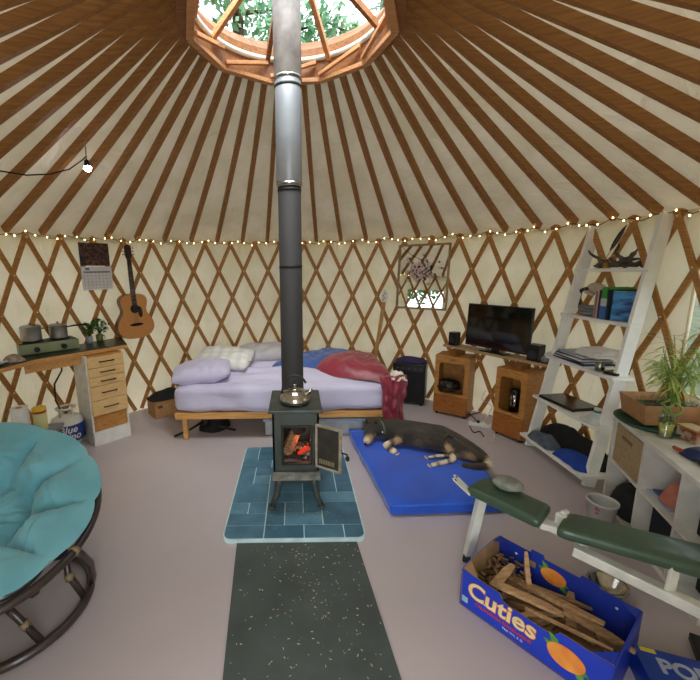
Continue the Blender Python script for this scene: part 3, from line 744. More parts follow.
# camp stove
s0 = Vector((*inr(atz(27, 351, ZC), R-.30), 0)); s0 = atz(20, 357, ZC); s1 = atz(80, 348.5, ZC)
sx_ = (s1-s0).normalized(); ms = frame3(s0, sx_, (0, 0, 1)); SL = (s1-s0).length; SH = .095; SD = .24
OLIVE = M('olive_enamel', '#8f9b78', .35, col2='#84906d', scale=5)
cs = thing('camp_stove', 'pale olive two-burner camp stove on the green worktop', 'camp stove', (s0.x, s0.y, ZC))
def sb(x0, x1, y0, y1, z0, z1, mb=None): 
    mb = mb or MB(); mb.box(ms @ Vector(((x0+x1)/2, (y0+y1)/2, (z0+z1)/2)), (x1-x0, y1-y0, z1-z0), ms.to_3x3()); return mb
obj('body', sb(0, SL, .006, SH, -SD, 0), OLIVE, cs, bevel=.005)
obj('deck', sb(.01, SL-.01, SH, SH+.004, -SD+.02, -.02), DIRON, cs)
for xk in (.27, .72):
    b = MB(); p = ms @ Vector((SL*xk, .045, 0)); b.cyl(p, p+ms.to_3x3() @ Vector((0, 0, .026)), .023, n=16); obj('knob', b, BLACK, cs)
for xk in (.26, .72):
    for rr_ in (.085, .055):
        b = MB(); b.tube([ms @ Vector((SL*xk+rr_*math.cos(2*PI*k/20), SH+.012, -SD*.5+rr_*math.sin(2*PI*k/20))) for k in range(20)], .0035, 6, closed=True); obj('pan_support', b, DIRON, cs)
def pot(p, r, h, label, ang, two=True):
    t = thing('saucepan', label, 'saucepan', p)
    POTM = M('brushed_steel', '#cfccc6', .38, .75, col2='#bab6b0'); b = MB(); b.lathe([(0, 0), (r*.96, 0), (r, .008), (r, h), (r+.004, h+.003), (r-.004, h), (r-.004, .01), (0, .008)], p, 32); obj('body', b, POTM, t)
    b = MB(); b.lathe([(r-.001, h+.001), (r*.8, h+.012), (r*.25, h+.016), (.008, h+.018), (.010, h+.03), (0, h+.033)], p, 32); obj('lid', b, M('lid_steel', '#b4b0a8', .25, 1.), t)
    for sg in ((1, -1) if two else (1,)):
        d = Vector((math.cos(ang), math.sin(ang), 0))*sg; s_ = Vector((-d.y, d.x, 0))
        b = MB(); c = p + Vector((0, 0, h*.82))
        if two: b.tube([c+d*r+s_*.025, c+d*(r+.025)+s_*.022, c+d*(r+.025)-s_*.022, c+d*r-s_*.025], .004, 8)
        else: b.tube([c+d*r, c+d*(r+.06)+Vector((0, 0, .01)), c+d*(r+.17)+Vector((0, 0, .02))], [.005, .008, .009], 8)
        obj('handle', b, CHROME if two else BLACK, t)
    return t
pA = ms @ Vector((SL*.26, SH+.016, -SD*.5)); pB = ms @ Vector((SL*.72, SH+.016, -SD*.5))
pot(pA, .080, .125, 'plain steel saucepan on the camp stove\'s west burner', .3)
pot(pB, .074, .115, 'steel saucepan with long black handle on the other burner, nearer the plants', .15, False)

def plant_leafy(t, c, n, spread, h, mat, seed, size=.03):
    r_ = random.Random(seed); b = MB(); f = MB()
    for k in range(n):
        a = r_.uniform(0, 2*PI); e = c + Vector((math.cos(a)*spread*r_.random(), math.sin(a)*spread*r_.random(), h*r_.uniform(.3, 1)))
        b.tube([c, c.lerp(e, .5)+Vector((0, 0, .02)), e], .0018, 5)
        for q in range(4):
            d = Vector((r_.gauss(0, 1), r_.gauss(0, 1), r_.gauss(.2, .5))).normalized()*size*r_.uniform(.6, 1.1); s_ = d.cross(Vector((0, 0, 1))).normalized()*size*.35
            o_ = e + Vector((r_.gauss(0, .012), r_.gauss(0, .012), r_.gauss(0, .012)))
            vs = [f.bm.verts.new(v) for v in (o_, o_+d*.5+s_+Vector((0, 0, .004)), o_+d, o_+d*.5-s_+Vector((0, 0, .004)))]
            f.bm.faces.new(vs)
    obj('stems', b, M('stem_green', '#5c7a3a', .6), t); o = obj('foliage', f, mat, t); o['kind'] = 'stuff'
LEAF = M('leaf_green', '#4f8a38', .45, col2='#2f6326', scale=30)
q1 = atz(90, 343, ZC); q2 = atz(100, 341, ZC)
def inner(p, rr): 
    v = Vector((p.x-CX, p.y-CY, 0)); return p if v.length < rr else Vector((CX, CY, p.z)) + v.normalized()*rr
t = thing('potted_plant', 'green leafy plant in a small white-blue pot beside the camp stove', 'plant', q1)
b = MB(); b.lathe([(0, 0), (.028, 0), (.034, .06), (.036, .066), (.031, .066), (.030, .058), (0, .056)], q1, 20); obj('pot', b, M('pale_blue_pot', '#c9d6e2', .4), t)
plant_leafy(t, q1+Vector((0, 0, .06)), 26, .06, .13, LEAF, 4, .045)
t = thing('potted_herb', 'bushy green herb growing in an olive-green mug on the worktop', 'plant', q2)
b = MB(); b.lathe([(0, 0), (.030, 0), (.036, .07), (.032, .07), (.030, .06), (0, .056)], q2, 20); m_ = obj('mug', b, M('olive_glaze', '#7f9040', .3), t)
b = MB(); b.tube([q2+Vector((.034, 0, .06)), q2+Vector((.056, 0, .055)), q2+Vector((.056, 0, .025)), q2+Vector((.032, 0, .018))], .004, 8); obj('mug_handle', b, M('olive_glaze', '#7f9040'), m_)
plant_leafy(t, q2+Vector((0, 0, .06)), 34, .085, .15, LEAF, 9, .045)
# rag, papers and a grey bowl at the corner
c = atz(13, 359, ZC); c = Vector((c.x*.97, c.y*.97, c.z))
o = obj('dish_rag', mound([(c.x-.07, c.y-.03, ZC+.003), (c.x+.0, c.y-.06, ZC+.003), (c.x+.07, c.y-.04, ZC+.003), (c.x+.08, c.y+.02, ZC+.003), (c.x, c.y+.05, ZC+.003), (c.x-.07, c.y+.03, ZC+.003)], lambda x, y, v: ZC+.04*(1-v*v*.6)+.012, 2.2, .014, 24), M('dusty_pink_rag', '#b3a193', .9, col2='#8c7a70', scale=40), smooth=True)
tag(o, 'crumpled pinkish-grey dish rag in front of the camp stove', 'rag')
p = atz(-14, 368, ZC)
for k, (dx, dz, col, lab) in enumerate([(0, 0, '#1f2c3c', 'dark blue folder lying at the worktop\'s edge under the papers'), (.02, .013, '#c9cfd6', 'white-blue magazine lying on the dark folder on the worktop')]):
    b = MB(); b.box((p.x+dx-.07, p.y+.02, ZC+.006+dz), (.26, .2, .011), .4 - k*.3, bev=.002); o = obj('magazine' if k else 'folder', b, M('fold_'+str(k), col, .5)); tag(o, lab, 'magazine' if k else 'folder')
p = atz(2, 347, ZC)
t = thing('grey_canister', 'grey metal canister behind the dish rag at the worktop\'s west end', 'canister', p)
b = MB(); b.lathe([(0, 0), (.045, 0), (.045, .095), (.04, .1), (0, .1)], p, 20); obj('body', b, M('grey_tin', '#8e9493', .5, .3), t)
b = MB(); b.lathe([(.046, .096), (.046, .112), (0, .114)], p, 20); obj('lid', b, M('grey_tin_lid', '#b9bcb8', .5, .3), t)

# propane tank
tp = Vector((-1.96, 3.10, 0)); tp = atz(67, 445, 0) + Vector((.03, .0, 0)); tp.z = 0
tk = thing('propane_tank', 'white propane tank with blue printed band under the worktop', 'propane tank', tp)
TR, TZ = .138, .03
b = MB(); b.lathe([(0, .04), (.06, .035), (.11, .045), (TR, .072), (TR, .235), (.122, .275), (.09, .295), (.05, .315), (0, .32)], tp, 40); obj('cylinder', b, M('tank_white', '#e4e2da', .35, col2='#d8d6ce', scale=5), tk)
b = MB(); b.lathe([(.095, .0), (.098, .0), (.10, .05), (.096, .05), (.095, .0)], tp, 32); obj('foot_ring', b, M('tank_white', ''), tk)
b = MB(); b.lathe([(TR+.001, .078), (TR+.0022, .08), (TR+.0022, .232), (TR+.001, .234)], tp, 48); bl = obj('blue_band', b, M('band_blue', '#1f3f8f', .4), tk, label='blue printed band')
face = math.atan2(-tp.y, -tp.x) - .02
def wrap(z0, rad, a0, sx=1.):
    def f(p): a = a0 + p.x*sx/rad; rr_ = rad + p.z; return Vector((tp.x + rr_*math.cos(a), tp.y + rr_*math.sin(a), z0 + p.y))
    return f
b = MB(); text_bm(b, 'Blue', .088, None, .0006, shear=.25, bold=.0016, warp=wrap(.193, TR+.0028, face)); text_bm(b, 'Rhino', .088, None, .0006, shear=.25, bold=.0016, warp=wrap(.128, TR+.0028, face)); obj('lettering', b, WHITE, bl, label='white italic words Blue Rhino')
b = MB()
for k in range(4):
    a0 = face + PI/4 + k*PI/2
    if k % 2 == 0 or 1:
        b.tube([tp+Vector((.072*math.cos(a0), .072*math.sin(a0), .295)), tp+Vector((.075*math.cos(a0), .075*math.sin(a0), .37))], .008, 6)
b.tube([tp+Vector((.075*math.cos(2*PI*k/30), .075*math.sin(2*PI*k/30), .372)) for k in range(30)], .010, 8, closed=True)
obj('collar', b, M('tank_white', ''), tk)
b = MB(); b.cyl(tp+Vector((0, 0, .31)), tp+Vector((0, 0, .36)), .016, n=12); b.cyl(tp+Vector((-.03, -.02, .35)), tp+Vector((.04, .0, .35)), .012, n=12); b.cyl(tp+Vector((0, 0, .36)), tp+Vector((0, 0, .378)), .02, n=10); obj('valve', b, M('brass', '#9d8452', .35, .9), tk)
b = MB(); e = ms @ Vector((SL*.5, .03, -SD)); b.tube([tp+Vector((-.03, -.02, .35)), tp+Vector((-.12, .06, .42)), tp+Vector((-.15, .12, .56)), tp+Vector((-.05, .10, .70)), tp+Vector((-.08, .14, .85))], .008, 8); obj('gas_hose', b, M('brown_hose', '#4a2f22', .6), tk)
# paper towel, wipes tub, grey lid
t_ = aty(8, 400, 2.66)
o = thing('side_crate', 'grey plastic lidded crate standing under the worktop beside the tank', 'crate', (-2.1, 2.85, 0))
g0 = aty(46, 432, 3.0)
b = MB(); b.box((-2.14, 2.84, .155), (.36, .36, .31), .25, bev=.02); obj('tub', b, M('crate_tub', '#6c7078', .5), o)
b = MB(); b.box((-2.14, 2.84, .325), (.40, .40, .03), .25, bev=.012); obj('lid', b, M('crate_lid', '#858b98', .5), o)
pt = thing('paper_towel_roll', 'white paper towel roll standing on the grey crate', 'paper towel', (-2.16, 2.76, .34))
c = Vector((-2.125, 2.765, .34)); b = MB(); b.lathe([(.02, .0), (.058, 0), (.058, .25), (.02, .25), (.02, .0)], c, 28); obj('roll', b, M('tissue_white', '#eeeeec', .95, col2='#e4e4e2', scale=60), pt)
b = MB(); b.lathe([(.019, -.0), (.019, .251), (.017, .251), (.017, .0), (.019, 0)], c, 20); obj('core', b, CARD, pt)
c = Vector((-2.085, 2.92, .34)); wp = thing('wipes_tub', 'yellow canister with red-rimmed yellow lid beside the paper towel roll', 'canister', c)
b = MB(); b.lathe([(0, 0), (.047, 0), (.048, .01), (.048, .155), (0, .155)], c, 28); obj('body', b, M('pale_yellow', '#e6d88a', .5, col2='#d9e0b0', scale=14), wp)
b = MB(); b.lathe([(.0495, .15), (.0495, .168), (0, .168)], c, 28); obj('red_ring', b, M('red_ring', '#c4452c', .4), wp)
b = MB(); b.lathe([(.051, .168), (.051, .19), (.045, .196), (0, .197)], c, 28); obj('lid', b, M('yellow_lid', '#ecc93a', .4), wp)

# calendar on the lattice
ca, cb_ = onw(93, 243, .06), onw(94, 290, .06)
aa = math.atan2(ca.x-CX, ca.y-CY); tx = Vector((math.cos(aa), -math.sin(aa), 0)); nn = -Vector((math.sin(aa), math.cos(aa), 0))
cz = ca.z; co = Vector((CX, CY, 0)) + Vector((math.sin(aa), math.cos(aa), 0))*(R-.062)
cal = thing('wall_calendar', 'wall calendar with dark floral picture hanging on the lattice by the guitar', 'calendar', (co.x, co.y, cz))
mk = frame3((co.x, co.y, cz), tx, (0, 0, 1)); HZ = ca.z-cb_.z; CWd = .30
def kb(x0, x1, y0, y1, z0, z1, mb=None): 
    mb = mb or MB(); mb.box(mk @ Vector(((x0+x1)/2, (y0+y1)/2, (z0+z1)/2)), (x1-x0, y1-y0, z1-z0), mk.to_3x3()); return mb
obj('picture_page', kb(-CWd/2, CWd/2, -HZ*.48, 0, 0, .004), M('dark_floral', '#6e4a40', .5, col2='#221a1c', scale=38, detail=8, lo=.42, hi=.62), cal)
dp = obj('date_page', kb(-CWd/2+.0, CWd/2+.01, -HZ, -HZ*.50, .002, .006), PAPER, cal)
g = MB(); x0, x1, y0, y1 = -CWd/2+.02, CWd/2-.01, -HZ+.02, -HZ*.50-.06
for k in range(8): kb(x0+(x1-x0)*k/7-.0008, x0+(x1-x0)*k/7+.0008, y0, y1, .0055, .0066, g)
for k in range(6): kb(x0, x1, y0+(y1-y0)*k/5-.0008, y0+(y1-y0)*k/5+.0008, .0055, .0066, g)
kb(x0, x1, y1, y1+.014, .0055, .0068, g); kb(x0+.02, x0+.06, y1+.025, y1+.05, .0055, .0068, g)
obj('date_grid', g, M('calendar_ink', '#6f86a8', .6), dp)

# guitar hanging
ga = onw(125, 246, .1); gb = onw(137, 338, .12); gm = onw(131, 292, .1)
ang = math.atan2((ga.x+gb.x)/2-CX, (ga.y+gb.y)/2-CY); nn = -Vector((math.sin(ang), math.cos(ang), 0)); tx = Vector((0, 0, 1)).cross(nn); 
gup = (ga-gb).normalized(); gc = Vector((CX, CY, 0)) - nn*(R-.155); gc = Vector((gb.x*.99+.0, gb.y*.99, gb.z))
base_ = gb + nn*.03; top_ = ga + nn*.02; gl = (top_-base_).length; up = (top_-base_).normalized()
up = (up - nn*up.dot(nn)).normalized(); mg = frame3(base_, nn.cross(up) * -1 if nn.cross(up).dot(Vector((1, 0, 0))) < 0 else nn.cross(up), up)
GX_ = mg.to_3x3() @ Vector((0, 0, 1)); 
if GX_.dot(nn) < 0: mg = frame3(base_, -(mg.to_3x3() @ Vector((1, 0, 0))), up)
S = gl/1.0
prof = [(0, 0), (.06, .004), (.12, .02), (.165, .06), (.185, .12), (.175, .19), (.14, .25), (.115, .29), (.115, .33), (.13, .38), (.135, .42), (.12, .46), (.08, .485), (.03, .49)]
poly = [(x*1.13*S, y*S) for x, y in prof] + [(-x*1.13*S, y*S) for x, y in prof[::-1][:-1]]
def smooth_poly(P, k=3):
    for _ in range(k):
        Q_ = []
        for i in range(len(P)):
            a_, b_ = Vector(P[i]), Vector(P[(i+1) % len(P)]); Q_ += [tuple(a_*.75+b_*.25), tuple(a_*.25+b_*.75)]
        P = Q_
    return P
poly = smooth_poly(poly, 2)
gt = thing('acoustic_guitar', 'honey-coloured acoustic guitar hanging on the lattice beside the calendar', 'guitar', base_)
b = MB(); b.prism(poly, .085*S, mg @ Matrix.Translation((0, 0, -.085*S))); obj('body', b, M('mahogany_side', '#7d4a22', .35, col2='#5e3517', scale=8), gt, bevel=.004)
b = MB(); b.prism([(x*.985, y*.99+.002) for x, y in poly], .003, mg @ Matrix.Translation((0, 0, .0))); obj('soundboard', b, wood('spruce_top', '#d99a55', '#c98a48', .3, 6, (20, 1, 20)), gt)
b = MB(); z_ = .0036
def disc(r, cx, cy, z, n=28): return [(cx+r*math.cos(2*PI*k/n), cy+r*math.sin(2*PI*k/n)) for k in range(n)]
b.prism(disc(.052*S, 0, .33*S, 0), .001, mg @ Matrix.Translation((0, 0, z_))); obj('rosette', b, M('rosette_brown', '#6d4a2c', .5), gt)
b = MB(); b.prism(disc(.043*S, 0, .33*S, 0), .001, mg @ Matrix.Translation((0, 0, z_+.0012))); obj('sound_hole', b, MATTE, gt)
b = MB(); b.prism(smooth_poly([(.03*S, .31*S), (.045*S, .36*S), (.075*S, .34*S), (.085*S, .26*S), (.06*S, .22*S), (.035*S, .25*S)], 2), .0012, mg @ Matrix.Translation((0, 0, z_))); obj('pickguard', b, BLACK, gt)
b = MB(); b.prism(smooth_poly([(-.085*S, .155*S), (-.04*S, .172*S), (.04*S, .172*S), (.085*S, .155*S), (.04*S, .140*S), (-.04*S, .140*S)], 1), .008, mg @ Matrix.Translation((0, 0, z_))); obj('bridge', b, MATTE, gt)
b = MB(); b.prism([(-.026*S, .37*S), (.026*S, .37*S), (.021*S, .86*S), (-.021*S, .86*S)], .018, mg @ Matrix.Translation((0, 0, -.006))); nk = obj('neck', b, M('rosewood', '#3a241a', .4), gt)
b = MB()
for k in range(14):
    y = (.40+.46*(1-.5**(k/9))*1.35)*S
    if y < .85*S: b.box(mg @ Vector((0, y, .0125)), (.044*S, .002, .002), mg.to_3x3())
obj('frets', b, CHROME, nk)
b = MB(); b.prism([(-.022*S, .86*S), (.022*S, .86*S), (.036*S, .90*S), (.034*S, 1.0*S), (.0*S, 1.015*S), (-.034*S, 1.0*S), (-.036*S, .90*S)], .014, mg @ Matrix.Translation((0, 0, -.008))); hd = obj('headstock', b, M('rosewood', ''), gt)
for sx in (-1, 1):
    for k in range(3):
        b = MB(); b.cyl(mg @ Vector((sx*.03*S, (.91+.033*k)*S, 0)), mg @ Vector((sx*.055*S, (.91+.033*k)*S, 0)), .004, n=8); b.ball(mg @ Vector((sx*.055*S, (.91+.033*k)*S, 0)), .008, 8); obj('tuning_peg', b, CHROME, hd)
b = MB()
for k in range(6):
    x = (-.015+.006*k)*S; b.tube([mg @ Vector((x*1.6, .157*S, .012)), mg @ Vector((x, .88*S, .0145))], .0008, 4)
obj('strings', b, CHROME, gt)

# cardboard box with black clothing
q0 = atz(154, 418, 0); e1 = Vector((-.62, .78, 0)).normalized(); e2 = Vector((.32, .95, 0)).normalized()*1.0
q0 = Vector((-1.545, 3.93, 0)); BH = .195; A_, B_ = q0, q0+e1*.25; C_ = B_+Vector((e1.y, -e1.x, 0))*.33; D_ = q0+Vector((e1.y, -e1.x, 0))*.33
def open_box(corners, h, mats, parent, th=.005, names=None, zb=0.):
    cs_ = [Vector(c) for c in corners]; n = 4; ctr_ = sum(cs_, Vector())/4
    for i in range(4):
        p, q = cs_[i], cs_[(i+1) % 4]; d = (q-p).normalized(); nn_ = Vector((0, 0, 1)).cross(d)
        if (ctr_-p).dot(nn_) < 0: nn_ = -nn_
        b = MB(); b.beam(p+nn_*th/2+Vector((0, 0, zb+h/2)), q+nn_*th/2+Vector((0, 0, zb+h/2)), th, h); obj('side', b, mats[i] if isinstance(mats, list) else mats, parent)
    b = MB(); b.prism([(c.x, c.y) for c in cs_], .005, Matrix.Translation((0, 0, zb))); obj('bottom', b, CARD, parent)
cbx = thing('cardboard_box', 'open brown cardboard box on the floor between the cabinet and the bed', 'box', q0)
open_box([A_, B_, C_, D_], BH, CARD, cbx)
b = MB(); mid = (A_+D_)/2; dd = (D_-A_).normalized(); nn_ = Vector((0, 0, 1)).cross(dd); nn_ = nn_ if nn_.y < 0 else -nn_
b.box(A_+dd*.06+nn_*.0008+Vector((0, 0, .13)), (.05, .001, .03), Matrix((dd, nn_, (0, 0, 1))).transposed()); obj('printed_mark', b, M('box_ink', '#5c4228', .8), cbx)
cc = (A_+C_)/2
o = obj('black_clothing', mound([(A_.x+.0, A_.y+.01, BH-.0), (D_.x+.02, D_.y-.0, BH+.005), (C_.x+.0, C_.y-.02, BH), (B_.x+.02, B_.y-.02, BH)], lambda x, y, v: BH+.075*(1-v**2)+.012, 6.2, .022, 26), MATTE, smooth=True)
tag(o, 'heap of black clothing piled on the open cardboard box', 'clothing')

# ================================================================== PAPASAN CHAIR
PC = Vector((-1.555, 1.60, .505)); pn = Vector((.28, -.23, 1)).normalized(); pu = pn.cross(Vector((0, 0, 1))).normalized(); pv = pn.cross(pu); PR = .55
RAT = M('dark_rattan', '#3a2f2c', .35, col2='#241c1a', scale=8, coat=.3)
pp = thing('papasan_chair', 'round dark rattan papasan chair with puffy turquoise cushion', 'chair', (-1.42, 1.57, 0))
def rimp(t, r=PR, h=0.): return PC + (pu*math.cos(t)+pv*math.sin(t))*r + pn*h
b = MB(); b.tube([rimp(2*PI*k/64) for k in range(64)], .019, 10, closed=True); obj('bowl_rim', b, RAT, pp)
b = MB()
for k in range(14):
    t = 2*PI*k/14
    b.tube([rimp(t, PR*math.cos(s_), -.30*math.sin(s_)) for s_ in [PI/2*j/8 for j in range(9)]], .008, 6)
b.tube([rimp(2*PI*k/40, PR*.6, -.24) for k in range(40)], .008, 6, closed=True); b.tube([rimp(2*PI*k/30, PR*.33, -.285) for k in range(30)], .01, 6, closed=True)
obj('bowl_frame', b, RAT, pp)
BC = Vector((-1.385, 1.57, .022)); BR_ = .335
b = MB(); b.tube([BC + Vector((math.cos(2*PI*k/56), math.sin(2*PI*k/56), 0))*BR_ for k in range(56)], .021, 10, closed=True); obj('base_ring', b, RAT, pp)
TC = Vector((-1.43, 1.585, .275))
b = MB(); b.tube([TC + Vector((math.cos(2*PI*k/44), math.sin(2*PI*k/44), 0))*.20 + Vector((0, 0, -.20*(pn.x*math.cos(2*PI*k/44)+pn.y*math.sin(2*PI*k/44)))) for k in range(44)], .018, 10, closed=True); obj('upper_ring', b, RAT, pp)
for k in range(5):
    a = -.61 - 2*PI*k/5 - (.5 if k == 4 else 0); d = Vector((math.cos(a), math.sin(a), 0)); p = BC + d*BR_*.97; q = rimp(0, 0) + d*.40; 
    dz = -(pn.x*d.x+pn.y*d.y)/pn.z*.40; q = Vector((PC.x, PC.y, PC.z)) + d*.40 + Vector((0, 0, dz-.155))
    b = MB(); b.tube([p, p.lerp(q, .5)-d*.03, q], .016, 8); strut = obj('leg', b, RAT, pp)
    b = MB(); c_ = p.lerp(q, .45)-d*.029; b.tube([c_-(q-p).normalized()*.016, c_+(q-p).normalized()*.016], .0195, 10); obj('binding', b, M('tan_binding', '#8a7a5a', .5), strut)
a = .52; d = Vector((math.cos(a), math.sin(a), 0))
b = MB(); c_ = rimp(0); 
tq = max([2*PI*k/64 for k in range(64)], key=lambda t: (rimp(t)-PC).normalized().dot(Vector((.93, -.36, 0))))
tq = 2.12; e_ = rimp(tq); g_ = BC+Vector((math.cos(.40), math.sin(.40), 0))*BR_
b.tube([e_, e_+Vector((.012, .03, -.05)), e_.lerp(g_, .5)+Vector((.03, .01, .02)), g_.lerp(e_, .2)+Vector((.02, .01, 0)), g_], [.02, .019, .018, .018, .018], 10); obj('outer_brace', b, RAT, pp)
b = MB(); d_ = (rimp(tq+.05)-rimp(tq-.05)).normalized(); b.tube([e_-d_*.012, e_+d_*.012], .0235, 12); obj('rim_binding', b, M('tan_binding', ''), pp)
# cushion: tufted round pad lining the bowl
TURQ = M('turquoise_cotton', '#74b7c7', .8, col2='#66abbc', scale=5, sheen=.35, bump=.12, bscale=16)
NL = 10; tufts = [(k, .52) for k in range(NL)]
def cush(sg):
    def fn(u, v):
        t = 2*PI*u; r = v*1.0
        s_ = r*PI/2*.98
        rad = (PR-.012)*math.sin(s_)**1.0; dep = -.27*math.cos(s_)**1.1 + .055
        ph = (t/(2*PI)*NL) % 1; lobe = abs(math.sin(PI*ph))**.55
        if r < .36: puff = .075*math.sin(PI*min(1, r/.36))**.6 * (abs(math.sin(PI*((t/(2*PI)*5) % 1)))**.5*.6+.4)
        else:
            q = (r-.36)/.64; puff = (.035 + .105*lobe) * math.sin(PI*min(1, q*.93+.02))**.55
        wr = noise.noise(Vector((rad*math.cos(t)*7, rad*math.sin(t)*7, 3)))*.018 + (1-abs(noise.noise(Vector((math.cos(t)*3+5, math.sin(t)*3, r*7))))*2)*.016 + (1-abs(noise.noise(Vector((math.cos(t)*7, math.sin(t)*7+2, r*4))))*2.4)*.010
        nrm_r = -math.sin(s_); nrm_z = math.cos(s_)
        k = (.03 + puff*1.25 + wr) if sg > 0 else -.012
        P_r = rad + nrm_r*k*.75; P_z = dep + nrm_z*k
        if sg > 0 and r > .9: P_r += (r-.9)*.35; 
        return PC + (pu*math.cos(t)+pv*math.sin(t))*max(P_r, 0) + pn*P_z
    return fn
b = MB(); b.grid(cush(1), 160, 44, closed_u=True); b.grid(cush(-1), 160, 12, closed_u=True)
# close the seam round the edge with a rounded band
def band(u, v):
    a_ = cush(1)(u, 1); c_ = cush(-1)(u, 1); t = 2*PI*u; ph = (u*NL) % 1
    out = (pu*math.cos(t)+pv*math.sin(t))*(.014+.036*abs(math.sin(PI*ph))**.6)*math.sin(PI*v)
    return a_.lerp(c_, v) + out
b.grid(band, 160, 10, closed_u=True)
bmesh.ops.remove_doubles(b.bm, verts=b.bm.verts, dist=.0006)
bmesh.ops.translate(b.bm, vec=(-.022, .032, .008), verts=b.bm.verts)
obj('cushion', b, TURQ, pp, smooth=True, label='puffy turquoise tufted cushion')

# ================================================================== RIGHT-BACK: amplifier, mirror, TV corner
ap = Vector((1.365, 4.40, 0)); az = math.radians(-24)
t = thing('guitar_amplifier', 'black cube guitar amplifier on the floor at the foot of the bed', 'amplifier', ap)
b = MB(); b.box(ap+Vector((0, 0, .265)), (.37, .27, .47), az, bev=.012); obj('cabinet', b, BLACK, t)
ma = Matrix.Translation(ap) @ Matrix.Rotation(az, 4, 'Z')
b = MB(); b.box(ma @ Vector((0, -.137, .225)), (.33, .008, .34), az); obj('speaker_grille', b, M('grille_cloth', '#26262a', .95, col2='#141416', scale=90), t)
b = MB(); b.box(ma @ Vector((0, -.137, .445)), (.33, .008, .06), az); pnl = obj('control_panel', b, M('panel_dark', '#303034', .4), t)
for k in range(5):
    b = MB(); p = ma @ Vector((-.13+.065*k, -.141, .445)); q = ma @ Vector((-.13+.065*k, -.158, .445)); b.cyl(p, q, .010, n=10); obj('knob', b, M('knob_grey', '#57575c', .4), pnl)
for sx in (-.15, .15):
    for sy in (-.1, .1):
        b = MB(); p = ma @ Vector((sx, sy, 0)); b.cyl(p, p+Vector((0, 0, .035)), .018, n=10); obj('foot', b, BLACK, t)
o = obj('purple_cloth', mound([tuple((ma @ Vector((x, y, 0))).xy)+(.505,) for x, y in ((-.16, -.1), (.0, -.12), (.15, -.08), (.16, .08), (0, .11), (-.15, .09))], lambda x, y, v: .555-.02*v, 4.4, .014, 20), M('purple_fabric', '#3a2a63', .85, col2='#2a1d4c', scale=12), smooth=True)
tag(o, 'dark purple cloth folded on the guitar amplifier', 'cloth')
# small instrument neck standing behind the bed
nb, ntp = onw(376, 352, .16), onw(384, 302, .16)
t = thing('electric_guitar', 'guitar neck with white headstock leaning on the lattice behind the red comforter', 'guitar', (nb.x, nb.y, .3))
d_ = (ntp-nb).normalized(); nb2 = nb - d_*.25
b = MB(); b.beam(nb2, ntp, .042, .02, up=(0, 1, .2)); obj('neck', b, wood('maple_neck', '#c9a061', '#b48a4c'), t)
mh = frame3(ntp, Vector((1, -.4, 0)), d_); 
b = MB(); b.prism([(-.02, 0), (.022, 0), (.04, .05), (.035, .12), (.005, .15), (-.02, .13), (-.035, .06)], .016, mh); hs_ = obj('headstock', b, M('white_head', '#efeee8', .35), t, bevel=.003)
for k in range(4):
    b = MB(); p = mh @ Vector((-.008+.014*(k % 2), .03+.024*k, .016)); b.cyl(p, p+mh.to_3x3() @ Vector((0, 0, .012)), .006, n=8); obj('tuning_peg', b, BLACK, hs_)
b = MB(); mbd = frame3(nb2, Vector((1, -.4, 0)), d_); b.prism(smooth_poly([(-.03, .02), (.04, .02), (.12, .05), (.13, -.1), (.11, -.2), (.13, -.3), (0, -.36), (-.13, -.3), (-.11, -.2), (-.13, -.1), (-.1, .03)], 2), .04, mbd @ Matrix.Translation((0, .05, -.02)))
obj('body', b, M('red_lacquer', '#5c1d1a', .25), t)

# mirror
m0_, m1_, m2_, m3_ = onw(399.5, 246, .07), onw(450, 245, .07), onw(447, 308, .07), onw(399, 307, .07)
mc_ = (m0_+m1_+m2_+m3_)/4; mw = ((m1_-m0_).length+(m2_-m3_).length)/2; mh_ = abs(m0_.z-m3_.z)
mx_ = Vector((m1_.x-m0_.x, m1_.y-m0_.y, 0)).normalized(); mm = frame3(mc_, mx_, Vector((0, 0, 1)))
nrm = mm.to_3x3() @ Vector((0, 0, 1))
mm = frame3(mc_+nrm*.02, mx_, Vector((0, 0, 1)) - nrm*.06) 
mt = thing('wall_mirror', 'framed rectangular mirror hanging on the lattice above the amplifier', 'mirror', mc_)
b = MB(); b.box(mm @ Vector((0, 0, -.004)), (mw-.01, mh_-.01, .006), mm.to_3x3()); obj('mirror_glass', b, M('silvered', '#eef0ee', .01, 1., col2='#eef0ee'), mt)
FRM = wood('pale_frame', '#b29468', '#8f734c')
for (x, y, a_, c_) in ((0, mh_/2, mw+.02, .022), (0, -mh_/2, mw+.02, .022), (-mw/2, 0, .022, mh_), (mw/2, 0, .022, mh_)):
    b = MB(); b.box(mm @ Vector((x, y, .002)), (a_, c_, .02), mm.to_3x3()); obj('frame_bar', b, FRM, mt, bevel=.002)
